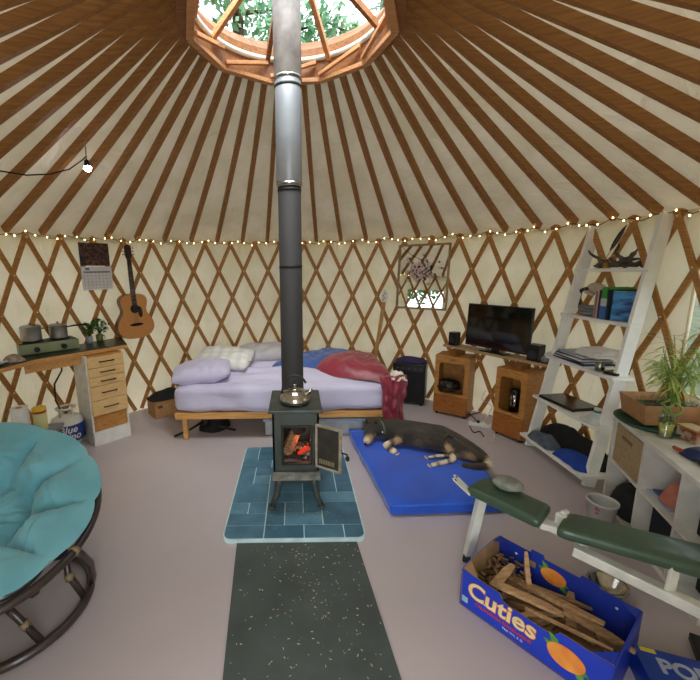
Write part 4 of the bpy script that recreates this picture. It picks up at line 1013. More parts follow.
# dried blossoms hung on the mirror
fb = MB(); r5 = random.Random(8); f2 = MB()
tw = thing('blossom_spray', 'spray of pale pink and white dried blossoms hung over the mirror', 'dried flowers', mm @ Vector((0, .1, .02)))
for k in range(90):
    x = r5.gauss(-.03, .09); y = .06 + r5.gauss(0, .075)
    if abs(x) > mw/2-.03 or y > mh_/2-.05: continue
    c = mm @ Vector((x, y, .022 + r5.uniform(0, .03)))
    for q in range(5):
        d = (mm.to_3x3() @ Vector((math.cos(q*1.256+k), math.sin(q*1.256+k), .35))).normalized()*.015; s_ = d.cross(nrm).normalized()*.007
        fb.bm.faces.new([fb.bm.verts.new(v) for v in (c, c+d*.6+s_, c+d, c+d*.6-s_)])
o = obj('blossom', fb, M('pale_blossom', '#d9c2b8', .8, col2='#c9b3c0', scale=20), tw); o['kind'] = 'stuff'
b = MB()
for k in range(9):
    p = mm @ Vector((-.14+.03*k, .17, .016)); q = mm @ Vector((-.12+.02*k+r5.uniform(-.04, .04), -.04, .03)); b.tube([p, p.lerp(q, .5)+nrm*.01, q], .0016, 5)
obj('twig', b, M('dry_twig', '#6a5648', .8), tw)

# two wooden speaker shells used as plinths
def plinth(c0, c1, H, depth, label, grp='wooden box cabinets under the TV plank'):
    c0, c1 = Vector(c0), Vector(c1); x = (c1-c0).normalized(); m = frame3(c0, x, (0, 0, 1)); W_ = (c1-c0).length
    t = thing('speaker_shell', label, 'cabinet', c0, 0, grp)
    def bx_(x0, x1, y0, y1, z0, z1, mb): mb.box(m @ Vector(((x0+x1)/2, (y0+y1)/2, (z0+z1)/2)), (x1-x0, y1-y0, z1-z0), m.to_3x3())
    T_ = .018; z0 = .03
    b = MB(); bx_(0, T_, z0, H, -depth, 0, b); bx_(W_-T_, W_, z0, H, -depth, 0, b); bx_(0, W_, H-T_, H, -depth, 0, b); bx_(0, W_, z0, z0+T_, -depth, 0, b); bx_(0, W_, z0, H, -depth, -depth+.01, b)
    obj('carcass', b, OAK, t)
    ya, yb = z0+(H-z0)*.36, H-.075; xa, xb = .045, W_-.045
    b = MB()
    # front board with a rounded opening
    rr_ = .03; inner = []
    for (cx, cy, a0) in ((xb-rr_, yb-rr_, 0), (xa+rr_, yb-rr_, PI/2), (xa+rr_, ya+rr_, PI), (xb-rr_, ya+rr_, 1.5*PI)):
        for k in range(5): inner.append((cx+rr_*math.cos(a0+PI/2*k/4), cy+rr_*math.sin(a0+PI/2*k/4)))
    outer = []; cxm, cym = (xa+xb)/2, (ya+yb)/2
    yo0, yo1, xo0, xo1 = ya-.03, H, 0, W_
    for (x_, y_) in inner:
        dx, dy = x_-cxm, y_-cym; k = min((xo1-cxm)/abs(dx) if dx > 0 else (cxm-xo0)/abs(dx), (yo1-cym)/abs(dy) if dy > 0 else (cym-yo0)/abs(dy)); outer.append((cxm+dx*k, cym+dy*k))
    # snap the diagonal ones to the corners
    for ci in range(4):
        corner = [(xo1, yo1), (xo0, yo1), (xo0, yo0), (xo1, yo0)][ci]; outer[ci*5+2] = corner
        for kk in (0, 1): outer[ci*5+kk] = (corner[0], outer[ci*5+kk][1]) if ci in (0, 2) else (outer[ci*5+kk][0], corner[1])
        for kk in (3, 4): outer[ci*5+kk] = (outer[ci*5+kk][0], corner[1]) if ci in (0, 2) else (corner[0], outer[ci*5+kk][1])
    n = len(inner)
    V = {}
    for zz in (0, .016):
        for nm, P in (('i', inner), ('o', outer)): V[nm, zz] = [b.bm.verts.new(m @ Vector((x_, y_, zz))) for x_, y_ in P]
    for i in range(n):
        j = (i+1) % n
        b.bm.faces.new((V['i', .016][i], V['i', .016][j], V['o', .016][j], V['o', .016][i])); b.bm.faces.new((V['i', 0][i], V['o', 0][i], V['o', 0][j], V['i', 0][j]))
        b.bm.faces.new((V['i', 0][i], V['i', 0][j], V['i', .016][j], V['i', .016][i])); b.bm.faces.new((V['o', 0][i], V['o', .016][i], V['o', .016][j], V['o', 0][j]))
    obj('front_frame', b, OAK, t)
    b = MB(); bx_(0, W_, z0, yo0-.004, -.005, .02, b); obj('lower_panel', b, wood('amber_veneer', '#b06f2f', '#8b5220', .4, 6, (3, 3, 14)), t, bevel=.003)
    for xx in (.03, W_-.03):
        for dd in (-.03, -depth+.03):
            b = MB(); p = m @ Vector((xx, 0, dd)); b.cyl(p, p+Vector((0, 0, .032)), .018, n=10); obj('foot', b, BLACK, t)
    return t, m, W_, ya, yb
H1 = .665
P1 = plinth((1.525, 4.03, 0), (1.80, 3.815, 0), H1, .24, 'amber wooden box cabinet with black helmet in its opening')
P2 = plinth((1.915, 3.49, 0), (2.05, 3.235, 0), H1, .24, 'amber wooden box cabinet with steel flask in its opening')
b = MB(); pp_ = P1[1] @ Vector((P1[2]*.5, H1-.04, .017)); b.prism([(-.018, .012), (.018, .012), (0, -.02)], .004, P1[1] @ Matrix.Translation((P1[2]*.5, H1-.04, .017))); obj('badge', b, M('brass', ''), P1[0])
hp = P1[1] @ Vector((P1[2]*.42, P1[3]+.012, -.03)); t = thing('helmet', 'glossy black helmet poking out of the wooden box cabinet by the amplifier', 'helmet', hp)
b = MB(); b.ball(hp+Vector((0, 0, .075)), (.115, .12, .075), 24, rot=(0, 0, -.6)); obj('shell', b, M('gloss_black', '#0e0f12', .12, coat=1.), t)
b = MB(); b.tube([hp+Vector((0, 0, .07)) + Vector((math.cos(2*PI*k/30-.6)*.119, math.sin(2*PI*k/30-.6)*.123, -.02)) for k in range(30)], .008, 6, closed=True); obj('rim', b, BLACK, t)
fp = P2[1] @ Vector((P2[2]*.5, P2[3]+.001, -.07)); t = thing('steel_flask', 'steel flask with black lid standing inside the wooden box cabinet', 'flask', fp)
b = MB(); b.lathe([(0, 0), (.045, 0), (.045, .17), (0, .17)], fp, 24); obj('body', b, CHROME, t)
b = MB(); b.lathe([(.047, .17), (.047, .20), (.03, .215), (0, .215)], fp, 24); obj('lid', b, BLACK, t)
b = MB(); b.tube([fp+Vector((-.03, -.035, .19)), fp+Vector((-.06, -.065, .17)), fp+Vector((-.055, -.06, .04))], .007, 6); obj('handle', b, BLACK, t)
# plank
e0, e1_ = Vector((1.665, 4.17, 0)), Vector((2.235, 3.185, 0)); dx = (e1_-e0).normalized(); nn2 = Vector((0, 0, 1)).cross(dx); nn2 = nn2 if nn2.x > 0 else -nn2
ztp = H1+.088
b = MB(); b.prism([tuple((e0-nn2*.03).xy), tuple((e1_-nn2*.03).xy), tuple((e1_+nn2*.12).xy), tuple((e0+nn2*.15).xy)], .026, Matrix.Translation((0, 0, H1+.061)))
plk = obj('tv_plank', b, wood('pale_plank', '#c7ab84', '#9d7f58'), bevel=.003); tag(plk, 'long pale plank laid over the two wooden box cabinets', 'shelf plank')
for P__, lab_ in ((P1, 'small wood block propping the plank on the helmet cabinet'), (P2, 'small wood block propping the plank on the flask cabinet')):
    c_ = P__[1] @ Vector((P__[2]*.55, H1, -.10)); b = MB(); b.box(c_+Vector((0, 0, .0305)), (.14, .09, .059), P__[1].to_3x3() if False else .5); o = obj('wood_block', b, DARKW); tag(o, lab_, 'wood block')
# TV
ta, tb = e0+dx*.24, e0+dx*.90; TW = (tb-ta).length; tm = frame3(ta+nn2*.02+Vector((0, 0, ztp+.0)), dx, Vector((0, 0, 1))+nn2*.04); TH = .435
tv = thing('television', 'flat black television standing on the plank against the lattice', 'television', ta+Vector((0, 0, ztp)))
def tb_(x0, x1, y0, y1, z0, z1, mb=None):
    mb = mb or MB(); mb.box(tm @ Vector(((x0+x1)/2, (y0+y1)/2, (z0+z1)/2)), (x1-x0, y1-y0, z1-z0), tm.to_3x3()); return mb
obj('bezel', tb_(0, TW, .035, .035+TH, -.03, 0), BLACK, tv, bevel=.004)
obj('screen', tb_(.012, TW-.012, .055, .025+TH, .0, .002), M('screen_black', '#0c100d', .06, col2='#0a0d0b'), tv)
obj('stand', tb_(TW*.3, TW*.7, 0, .012, -.06, .05), BLACK, tv, bevel=.003); obj('stand_neck', tb_(TW*.44, TW*.56, .01, .045, -.028, -.008), BLACK, tv)
def spk(p, sz, rz, label):
    t = thing('desktop_speaker', label, 'speaker', p, 0, 'small speakers beside the television'); m = Matrix.Translation(p) @ Matrix.Rotation(rz, 4, 'Z')
    b = MB(); b.box(m @ Vector((0, 0, sz[2]/2)), sz, rz, bev=.006); obj('case', b, BLACK, t)
    b = MB(); c = m @ Vector((0, -sz[1]/2-.001, sz[2]*.4)); d = m.to_3x3() @ Vector((0, -.004, 0)); b.cyl(c, c+d, sz[0]*.36, n=20); obj('driver', b, M('driver_grey', '#3c3c42', .5, .3), t)
    return t
rzp = math.atan2(dx.y, dx.x)
spk(e0+dx*.10+nn2*.03+Vector((0, 0, ztp)), (.085, .09, .145), rzp, 'small black desktop speaker on the plank beside the TV, nearer the mirror')
spk(e0+dx*.96+nn2*.03+Vector((0, 0, ztp)), (.11, .10, .15), rzp, 'small black desktop speaker on the plank between TV and ladder shelf')
p = e0+dx*1.06+nn2*.0+Vector((0, 0, ztp)); t = thing('webcam_orb', 'small grey rounded gadget at the plank\'s end beside the ladder shelf', 'gadget', p)
b = MB(); b.ball(p+Vector((0, 0, .035)), (.035, .035, .032), 14); obj('body', b, M('gadget_grey', '#8c8c90', .3), t); b = MB(); b.cyl(p, p+Vector((0, 0, .008)), .03, n=16); obj('base', b, BLACK, t)
# power strip and cables
ps0, ps1 = Vector((1.80, 3.72, .0)), Vector((1.93, 3.55, .0)); ps0 = atz(468, 422, 0)*.985; ps1 = atz(491, 426, 0)*.985; ps0.z = ps1.z = 0
t = thing('power_strip', 'white power strip on the floor between the wooden box cabinets', 'power strip', ps0)
b = MB(); b.beam(ps0+Vector((0, 0, .018)), ps1+Vector((0, 0, .018)), .05, .035, bev=.006); obj('housing', b, WHITE, t)
dps = (ps1-ps0).normalized()
for k in range(4):
    b = MB(); c = ps0+dps*(.05+.045*k)+Vector((0, 0, .036)); b.cyl(c, c+Vector((0, 0, .022 if k in (1, 2) else .003)), .014, n=10); obj('plug' if k in (1, 2) else 'socket', b, BLACK if k == 1 else M('socket_grey', '#b5b5b5', .5) if k != 2 else WHITE, t)
def cable(pts, r, mat, label, nm='power_cable'):
    P = [Vector(p) for p in pts]; out = []
    for i in range(len(P)-1):
        a, b_, c, d = P[max(i-1, 0)], P[i], P[i+1], P[min(i+2, len(P)-1)]
        for k in range(6):
            f = k/6; out.append(.5*((2*b_)+(c-a)*f+(2*a-5*b_+4*c-d)*f*f+(3*b_-a-3*c+d)*f**3))
    out.append(P[-1]); b = MB(); b.tube(out, r, 6); o = obj(nm, b, mat); return tag(o, label, 'cable', 'cables around the power strip')
q = lambda x, y, z=.008: atz(x, y, z)*.985
cable([q(490, 424), q(495, 434), q(490, 440), q(500, 430), q(506, 420), q(500, 412)], .004, WHITE, 'thin white cable looping on the floor beside the flask cabinet')
cable([q(478, 420, .05), q(470, 412), q(462, 414), q(480, 410), q(476, 406), q(486, 412)], .006, BLACK, 'thick black cable coiled on the floor behind the power strip')
cable([q(486, 416, .04), q(492, 405, .12), q(486, 400, .2), q(482, 396, .3), q(486, 388, .45)], .004, WHITE, 'thin white cable climbing the lattice behind the power strip')
cable([q(470, 424), q(474, 430), q(480, 429), q(484, 434)], .005, BLACK, 'short black cable trailing in front of the power strip')
cable([q(484, 409), q(492, 414), q(499, 410), q(503, 414), q(508, 420)], .005, MATTE, 'black cable running to the flask cabinet behind the white loop')

# ================================================================== LADDER SHELF
LW = M('ladder_white', '#f4f6f1', .45, col2='#eceee8')
ls = thing('ladder_shelf', 'white leaning ladder shelf with five shelves against the lattice', 'shelf', (2.2, 2.85, 0))
fL, tL = Vector((2.09, 3.18, 0)), Vector((2.40, 3.14, 1.90)); fR, tR = Vector((2.12, 2.53, 0)), Vector((2.455, 2.60, 1.93))
for f_, t_ in ((fL, tL), (fR, tR)):
    b = MB(); b.beam(f_+Vector((0, 0, .012)), t_, .03, .085, up=(1, 0, .2)); obj('upright', b, LW, ls, bevel=.003)
def upx(z, f_, t_): k = z/1.9; return f_.lerp(t_, k)
shelf_info = []
for z, fr_, back in ((1.575, .035, 2.40), (1.205, .06, 2.40), (.835, .075, 2.38), (.475, .085, 2.36), (.115, .10, 2.36)):
    l = upx(z, fL, tL); r_ = upx(z, fR, tR)
    yl, yr = l.y+.06, r_.y-.05
    x0 = (l.x+r_.x)/2-fr_; xb_ = min(back, CX+math.sqrt((R-.09)**2-(yl-CY)**2))
    b = MB(); b.box(((x0+xb_)/2, (yl+yr)/2, z-.012), (xb_-x0, yl-yr, .024)); obj('shelf_board', b, LW, ls, bevel=.003)
    shelf_info.append((x0, xb_, yr, yl, z))
# --- top shelf: driftwood and feather
x0, xb_, yr, yl, z = shelf_info[0]
def drift(c, L, seed, label):
    r_ = random.Random(seed); t = MB(); 
    for k in range(9):
        p = Vector(c)+Vector((r_.uniform(-.04, .04), r_.uniform(-.3, .3)*L, .018+.01*k*.5)); pts = [p]
        d = Vector((r_.uniform(-.4, .4), r_.uniform(-1, 1), r_.uniform(-.05, .5))).normalized()
        for j in range(5):
            d = (d+Vector((r_.gauss(0, .35), r_.gauss(0, .35), r_.gauss(0, .3)))).normalized(); q_ = pts[-1]+d*L*.13; q_.z = max(q_.z, c[2]+.012); pts.append(q_)
        t.tube(pts, [.016, .014, .013, .010, .008, .004], 7)
    t.tube([Vector(c)+Vector((0, -L*.45, .016)), Vector(c)+Vector((0.01, 0, .03)), Vector(c)+Vector((0, L*.45, .014))], [.010, .022, .006], 8)
    o = obj('driftwood', t, M('weathered_wood', '#6e665c', .9, col2='#45403a', scale=14, bump=.3)); return tag(o, label, 'driftwood', 'driftwood on the top shelf')
drift((x0+.10, yl-.18, z), .26, 3, 'tangled grey driftwood on the ladder\'s top shelf below the feather')
drift((x0+.11, yr+.30, z), .18, 5, 'low flat grey driftwood on the top shelf beside the wide upright')
fa, fb_ = atx(606, 258, 2.36), atx(628, 224, 2.36)
t = thing('feather', 'long dark feather standing up from the driftwood', 'feather', fa)
d = (fb_-fa); sw = Vector((0, d.z, -d.y)).normalized()
b = MB(); b.tube([fa, fb_], [.003, .0008], 5); obj('quill', b, M('quill_pale', '#b9a88a', .6), t)
b = MB()
P_ = [fa+d*k/8 for k in range(2, 9)]; Ws = [.004, .016, .021, .022, .020, .014, .002]
for sg in (-1, 1):
    vs = [b.bm.verts.new(p + Vector((.001*sg, 0, 0))) for p in P_]; ws = [b.bm.verts.new(p + sw*w_*sg - d*.03 + Vector((-.006, 0, 0))) for p, w_ in zip(P_, Ws)]
    for i in range(6): b.bm.faces.new((vs[i], vs[i+1], ws[i+1], ws[i]))
obj('vane', b, M('feather_dark', '#4b443e', .8, col2='#2d2926', scale=30), t)
# --- second shelf
x0, xb_, yr, yl, z = shelf_info[1]
c = Vector((x0+.13, yl-.22, z+.21)); t = thing('animal_skull', 'pale animal skull with dark horn hanging over the grey bowls', 'skull', c)
b = MB(); b.ball(c, (.05, .10, .042), 18, rot=(.25, 0, 0)); b.ball(c+Vector((-.01, .09, -.025)), (.028, .06, .022), 14, rot=(.4, 0, 0)); obj('cranium', b, M('bone', '#cfc8b8', .7, col2='#b3aa98', scale=14, bump=.2), t)
b = MB(); b.tube([c+Vector((-.02, .08, .0)), c+Vector((-.03, .15, -.02)), c+Vector((-.02, .17, -.10)), c+Vector((-.01, .165, -.18))], [.018, .017, .013, .006], 10); obj('horn', b, M('horn_dark', '#2a2220', .5), t)
c = Vector((x0+.10, yl-.23, z))
for k in range(3):
    p = c+Vector((0, 0, .001+.022*k)); b = MB(); b.lathe([(0, 0), (.045, 0), (.085+.004*k, .02), (.092+.004*k, .034), (.088+.004*k, .034), (.08, .022), (0, .006)], p, 30); o = obj('bowl', b, M('grey_glaze', '#8b8f90', .35, col2='#7b7f80', scale=8)); tag(o, 'grey ceramic bowl in the skull shelf stack, %s' % ['lowest of three', 'middle of three', 'topmost of three'][k], 'bowl', 'stacked grey bowls')
p = Vector((x0+.04, yl-.05, z)); t = thing('brass_tin', 'small yellow-brass tin at the corner of the second shelf', 'tin', p)
b = MB(); b.lathe([(0, 0), (.022, 0), (.022, .045), (0, .045)], p, 18); obj('body', b, M('tin_yellow', '#a58a3c', .4, .5), t); b = MB(); b.lathe([(.0235, .045), (.0235, .054), (0, .055)], p, 18); obj('lid', b, M('tin_yellow', ''), t)
def book(p, th, dp, h, col, label, tilt=0., grp='books standing on the second shelf', col_b=None):
    """upright book; spine faces the room (-x); p is the near bottom corner at low y"""
    t = thing('book', label, 'book', p, 0, grp); m = Matrix.Translation(p) @ Matrix.Rotation(tilt, 4, 'X')
    cm = M('cover_'+col, col, .45, col2=col_b or col)
    b = MB()
    for y in (.0015, th-.0015): b.box(m @ Vector((dp/2, y, h/2)), (dp, .003, h), m.to_3x3())
    b.box(m @ Vector((.0015, th/2, h/2)), (.003, th, h), m.to_3x3()); obj('cover', b, cm, t)
    b = MB(); b.box(m @ Vector((dp/2-.002, th/2, h/2)), (dp-.006, th-.006, h-.008), m.to_3x3()); obj('pages', b, PAPER, t)
    return t, m
yb = yr+.36
bks = [(.022, .20, .20, '#b58a94', 'dusty pink paperback at the bowl end of the upright books'), (.016, .20, .205, '#d9d5d0', 'thin white paperback between the pink and the maroon books'), (.018, .20, .215, '#5a2440', 'thin maroon book beside the green and blue book'),
       (.055, .19, .235, '#2f9a3a', 'thick book with green top and blue lower spine'), (.020, .2, .22, '#1d2a2c', 'thin black book beside the blue picture book')]
for k, (th, dp, h, col, lab) in enumerate(bks):
    yb -= th+.002; bo, m_b = book(Vector((x0+.02, yb, z)), th, dp, h, col, lab)
    if k == 3:
        b = MB(); b.box(m_b @ Vector((-.0008, th/2, .048)), (.0012, th, .095), m_b.to_3x3()); b.box(m_b @ Vector((.095, -.0008, .048)), (.19, .0012, .095), m_b.to_3x3()); obj('blue_band', b, M('cover_blue', '#2f6fb8', .45), bo)
        b = MB(); b.box(m_b @ Vector((-.0012, th/2, .125)), (.0012, th, .055), m_b.to_3x3()); obj('pale_band', b, M('cover_pale', '#c5d0d8', .45), bo)
p = Vector((x0+.09, yb-.15, z)); t = thing('picture_book', 'blue picture book of sea and sky standing face-out beside the wide upright', 'book', p)
mz = Matrix.Translation(p) @ Matrix.Rotation(.28, 4, 'Z')
b = MB(); b.box(mz @ Vector((.0, .07, .105)), (.018, .17, .21), mz.to_3x3()); obj('cover', b, M('sea_cover', '#4d9ad6', .3, col2='#173f7c', scale=9, stretch=(1, 1, 2.2), lo=.4, hi=.6), t)
b = MB(); b.box(mz @ Vector((.0, .07, .2085)), (.014, .166, .004), mz.to_3x3()); obj('pages', b, PAPER, t)
# --- third shelf: magazines, glass jar
x0, xb_, yr, yl, z = shelf_info[2]
cols = ['#dfe4e6', '#1f2f55', '#c9d4dc', '#2a3d7a', '#d8d2cc', '#26303c', '#cfd6de', '#8fa2b8', '#e6e6e2', '#e9e6e0', '#dedede']
zz = z+.001; r6 = random.Random(4)
labs = ['pale blue magazine', 'navy magazine', 'pale grey journal', 'royal blue magazine', 'cream catalogue', 'charcoal magazine', 'light grey booklet', 'slate blue booklet', 'white notebook', 'ivory paperback', 'pale grey paperback']
for k, c_ in enumerate(cols):
    th = .009 if k < 8 else .020; w_, l_ = (.26-.004*k, .38-.018*k) if k < 8 else (.19-.01*(k-8), .22-.012*(k-8))
    cx2, cy2 = x0+.14+r6.uniform(-.01, .012), yl-.24+r6.uniform(-.02, .02)-(.015*k if k >= 8 else 0)
    b = MB(); b.box((cx2, cy2, zz+th/2), (w_, l_, th), r6.uniform(-.12, .12), bev=.0015); o = obj('magazine' if k < 8 else 'paperback', b, M('mag_%d' % k, c_, .45, col2=c_))
    tag(o, '%s in the ladder shelf pile, %s' % (labs[k], 'at the very bottom' if k == 0 else 'at the very top' if k == len(cols)-1 else 'resting on the %s' % labs[k-1]), 'magazine' if k < 8 else 'book', 'magazine pile on the middle shelf'); zz += th+.0006
c = Vector((x0+.05, yr+.18, z)); t = thing('glass_jar', 'small clear glass jar at the edge of the shelf beside the magazine pile', 'jar', c)
b = MB(); b.lathe([(0, .002), (.028, .002), (.030, .01), (.030, .06), (.026, .066), (.024, .066), (.027, .058), (.027, .008), (0, .006)], c, 24); obj('body', b, glass('jar_glass', '#d8dcd4', .22), t); b = MB(); b.lathe([(0, .007), (.0265, .008), (.0265, .03), (0, .03)], c, 20); obj('contents', b, M('jar_grey', '#77746a', .8), t)
b = MB(); b.box((x0+.10, yr+.09, z+.012), (.13, .09, .022), .3, bev=.004); o = obj('phone_case', b, BLACK); tag(o, 'flat black case lying beside the glass jar on the middle shelf', 'case')
o = obj('white_bag', mound([(x0-.02, yl-.01, z+.003), (x0+.01, yl-.10, z+.003), (x0+.05, yl-.12, z+.003), (x0+.09, yl-.04, z+.003), (x0+.05, yl+.0, z+.003)], lambda x, y, v: z+.03*(1-v*v*.5), 1.2, .01, 18), M('white_plastic_bag', '#dde3e6', .4), smooth=True); tag(o, 'crumpled white plastic bag at the window-far corner of the middle shelf', 'bag')
# --- fourth shelf: laptop, white glass object
x0, xb_, yr, yl, z = shelf_info[3]
t = thing('laptop', 'closed black laptop lying on the fourth shelf', 'laptop', (x0+.14, yl-.28, z))
b = MB(); b.box((x0+.145, yl-.24, z+.010), (.24, .36, .018), .1, bev=.003); obj('base', b, BLACK, t); b = MB(); b.box((x0+.145, yl-.24, z+.023), (.238, .355, .007), .1, bev=.002); obj('lid', b, M('lid_black', '#1c1a1e', .25), t)
c = Vector((x0+.07, yr+.12, z)); t = thing('folded_paper_bird', 'crinkled clear wrapper with teal cap at the fourth shelf\'s end', 'wrapper', c)
o = obj('wrapper', mound([(c.x-.05, c.y-.07, z+.003), (c.x+.05, c.y-.07, z+.003), (c.x+.06, c.y+.08, z+.003), (c.x-.05, c.y+.08, z+.003)], lambda x, y, v: z+.045*(1-v)+.01, 3.9, .018, 20), M('clear_wrap', '#d9e4e2', .15), t, smooth=True)
b = MB(); b.cyl(c+Vector((.02, 0, .04)), c+Vector((.02, 0, .10)), .024, n=18); b2 = obj('tub', b, M('tub_white', '#e8ebe6', .4), t); b = MB(); b.cyl(c+Vector((.02, 0, .07)), c+Vector((.02, 0, .088)), .0248, n=18); obj('teal_band', b, M('teal', '#3d8d8c', .4), b2)
t.name = 'wrapped_tub'
# --- fifth shelf: clothes
x0, xb_, yr, yl, z = shelf_info[4]
def heap(nm, x_a, x_b, y_a, y_b, hh, mat, label, seed):
    o = obj(nm, mound([(x_a, y_a, z+.003), (x_b, y_a-.01, z+.003), (x_b+.01, (y_a+y_b)/2, z+.003), (x_b, y_b, z+.003), (x_a, y_b+.01, z+.003), (x_a-.01, (y_a+y_b)/2, z+.003)], lambda x, y, v: z+hh*(1-v*v*.4), seed, .022, 24), mat, smooth=True); return tag(o, label, 'clothing', 'clothes on the bottom shelf')
heap('folded_clothing', x0+.13, x0+.30, yr+.08, yl-.06, .16, MATTE, 'black clothing heaped at the back of the bottom shelf', 1.1)
heap('folded_clothing', x0+.02, x0+.14, yl-.36, yl-.10, .07, M('grey_cloth', '#5f6a7c', .9, col2='#49535f', scale=20), 'grey socks and cloth bundled at the front of the bottom shelf', 2.7)
heap('folded_clothing', x0+.03, x0+.16, yr+.05, yr+.33, .07, M('royal_cloth', '#1f47a8', .85, col2='#17398c', scale=10), 'royal blue clothing crumpled at the front of the bottom shelf', 6.1)

# ================================================================== CUBE SHELF with things on and in it
CT = .62; f0 = Vector((2.12, 2.40, 0)); f1 = Vector((1.785, 1.44, 0)); cu = (f1-f0).normalized(); cw = Vector((0, 0, 1)).cross(cu); cw = cw if cw.x > 0 else -cw
ks = thing('cube_shelf', 'white two-tier cube shelf with open compartments facing the weight bench', 'shelf', f0); KD = .31
KW = M('cube_shelf_white', '#e6e6de', .45, col2='#d2d2ca'); KL = (f1-f0).length
mcu = frame3(f0, cu, (0, 0, 1)); sgz = 1 if (mcu.to_3x3() @ Vector((0, 0, 1))).dot(cw) > 0 else -1
def ub(x0, x1, y0, y1, d0, d1, mb=None, bev=0.):
    mb = mb or MB(); mb.box(mcu @ Vector(((x0+x1)/2, (y0+y1)/2, sgz*(d0+d1)/2)), (x1-x0, y1-y0, abs(d1-d0)), mcu.to_3x3(), bev=bev); return mb
TT = .02
obj('top', ub(0, KL, CT-.028, CT, 0, KD), KW, ks, bevel=.002); obj('bottom', ub(0, KL, 0, .028, 0, KD), KW, ks, bevel=.002)
xs = [0, .385, .74, KL-TT]
for x in xs: obj('divider', ub(x, x+TT, .028, CT-.028, .002, KD), KW, ks)
for k in range(3): obj('shelf_board', ub(xs[k]+TT, xs[k+1], CT/2-.008, CT/2+.008, .004, KD), KW, ks)
obj('back_panel', ub(.01, KL-.01, .01, CT-.01, KD-.006, KD-.001), KW, ks)
def inn(x, y, d): return mcu @ Vector((x, y, sgz*d))
# tan fabric bin in the upper left compartment
t = thing('fabric_bin', 'tan fabric bin with small handle in the upper compartment by the ladder shelf', 'bin', inn(.2, CT/2, .1)); t.location.z = CT/2+.009
b = ub(TT+.012, .385-.01, CT/2+.009, CT-.045, .012, KD-.03); obj('body', b, M('tan_felt', '#b39e78', .95, col2='#a5906b', scale=50), t, bevel=.006)
b = ub(.13, .25, CT-.115, CT-.095, .004, .014); obj('handle', b, M('tan_strap', '#8f7a55', .9), t, bevel=.003)
def inbox(nm, x0, x1, y0, y1, d0, d1, mat, label, cat, grp=None, bev=.003):
    o = obj(nm, ub(x0, x1, y0, y1, d0, d1, bev=bev), mat); return tag(o, label, cat, grp)
inbox('paper_pad', .42, .62, CT/2+.009, CT/2+.022, .03, .24, M('pad_blue', '#b9c6de', .6), 'pale blue paper pad lying in the middle upper compartment', 'pad')
inbox('notebook', .44, .60, CT/2+.0225, CT/2+.036, .05, .22, M('pad_navy', '#51618c', .6), 'slate blue notebook on the pale blue pad in the cube shelf', 'notebook')
c = inn(.60, CT/2+.037, .10); o = obj('pink_pouch', mound([(c.x-.06, c.y-.06, c.z), (c.x+.07, c.y-.05, c.z), (c.x+.07, c.y+.07, c.z), (c.x-.05, c.y+.07, c.z)], lambda x, y, v: c.z+.11*(1-v*v*.6), 2.9, .012, 20), M('salmon', '#c9826a', .6, col2='#a86652', scale=12), smooth=True); tag(o, 'salmon pink soft pouch lying on the slate notebook', 'pouch')
c = inn(.20, .03, .12); o = obj('dark_jacket', mound([(c.x-.11, c.y-.10, .03), (c.x+.11, c.y-.10, .03), (c.x+.10, c.y+.12, .03), (c.x-.1, c.y+.12, .03)], lambda x, y, v: .03+.20*(1-v*v*.5), 7.9, .02, 22), M('dark_clothing', '#24282c', .9, col2='#121416', scale=10), smooth=True); tag(o, 'dark bundled jacket in the lower compartment behind the white bucket', 'clothing')
inbox('dark_box', .45, .70, .0285, .24, .06, .28, M('navy_box', '#141a2c', .7), 'dark navy box in the lower middle compartment', 'box')
inbox('dark_box', .79, .98, CT/2+.009, CT-.07, .07, .28, M('black_box', '#0e0f11', .8), 'black box filling the upper compartment nearest the bench seat', 'box')
inbox('dark_box', .80, .97, .0285, .22, .1, .28, M('charcoal_box', '#1b1c1f', .8), 'charcoal box in the lower compartment nearest the bench seat', 'box')
# planter box on a green tray
pb0 = atz(645, 425, CT+.02); trc = pb0 + Vector((.14, .06, 0)); trc.z = CT
t = thing('round_tray', 'dark green round tray on the cube shelf under the cardboard planter box', 'tray', trc)
b = MB(); b.lathe([(0, 0), (.20, 0), (.215, .012), (.218, .020), (.208, .018), (.20, .008), (0, .008)], trc, 48); obj('dish', b, M('tray_green', '#2f5f4c', .4), t); b = MB(); b.tube([trc+Vector((.216*math.cos(2*PI*k/48), .216*math.sin(2*PI*k/48), .019)) for k in range(48)], .004, 6, closed=True); obj('rim', b, M('tray_rim', '#24503f', .4), t)
BH2 = .125; A2 = Vector((pb0.x, pb0.y, 0)); dA = Vector((-.02, 1, 0)).normalized(); dB = Vector((.98, -.38, 0)).normalized()
# the box: one side runs back along the wall, the other towards the window
l1 = (atz(621, 383, CT+.02+BH2) - atz(645, 396, CT+.02+BH2)); l1.z = 0; L1 = min(l1.length, .26); dA = l1.normalized()
dB = Vector((.99, -.10, 0)).normalized(); A2 = Vector((pb0.x, pb0.y, 0)); B2 = A2 + dA*L1; D2 = A2+dB*.38; C2 = B2+dB*.34
t = thing('planter_box', 'open cardboard box of soil with seedlings on the green tray', 'box', (A2.x, A2.y, CT+.02)); zb0 = CT+.02
for p_, q_, nm in ((A2, B2, 's'), (B2, C2, 's'), (C2, D2, 's'), (D2, A2, 's')):
    ctr2 = (A2+B2+C2+D2)/4; b = MB(); o1 = (p_-ctr2)*.0; fl_ = lambda v, k: v + (v-ctr2).normalized()*k
    vs = [Vector((*p_.xy, zb0)), Vector((*q_.xy, zb0)), Vector((*fl_(q_, .025).xy, zb0+BH2)), Vector((*fl_(p_, .025).xy, zb0+BH2))]
    b.quad(*vs); obj('side', b, M('craft_card', '#b98a5e', .85, col2='#a87a50', scale=20), t, solid=.006)
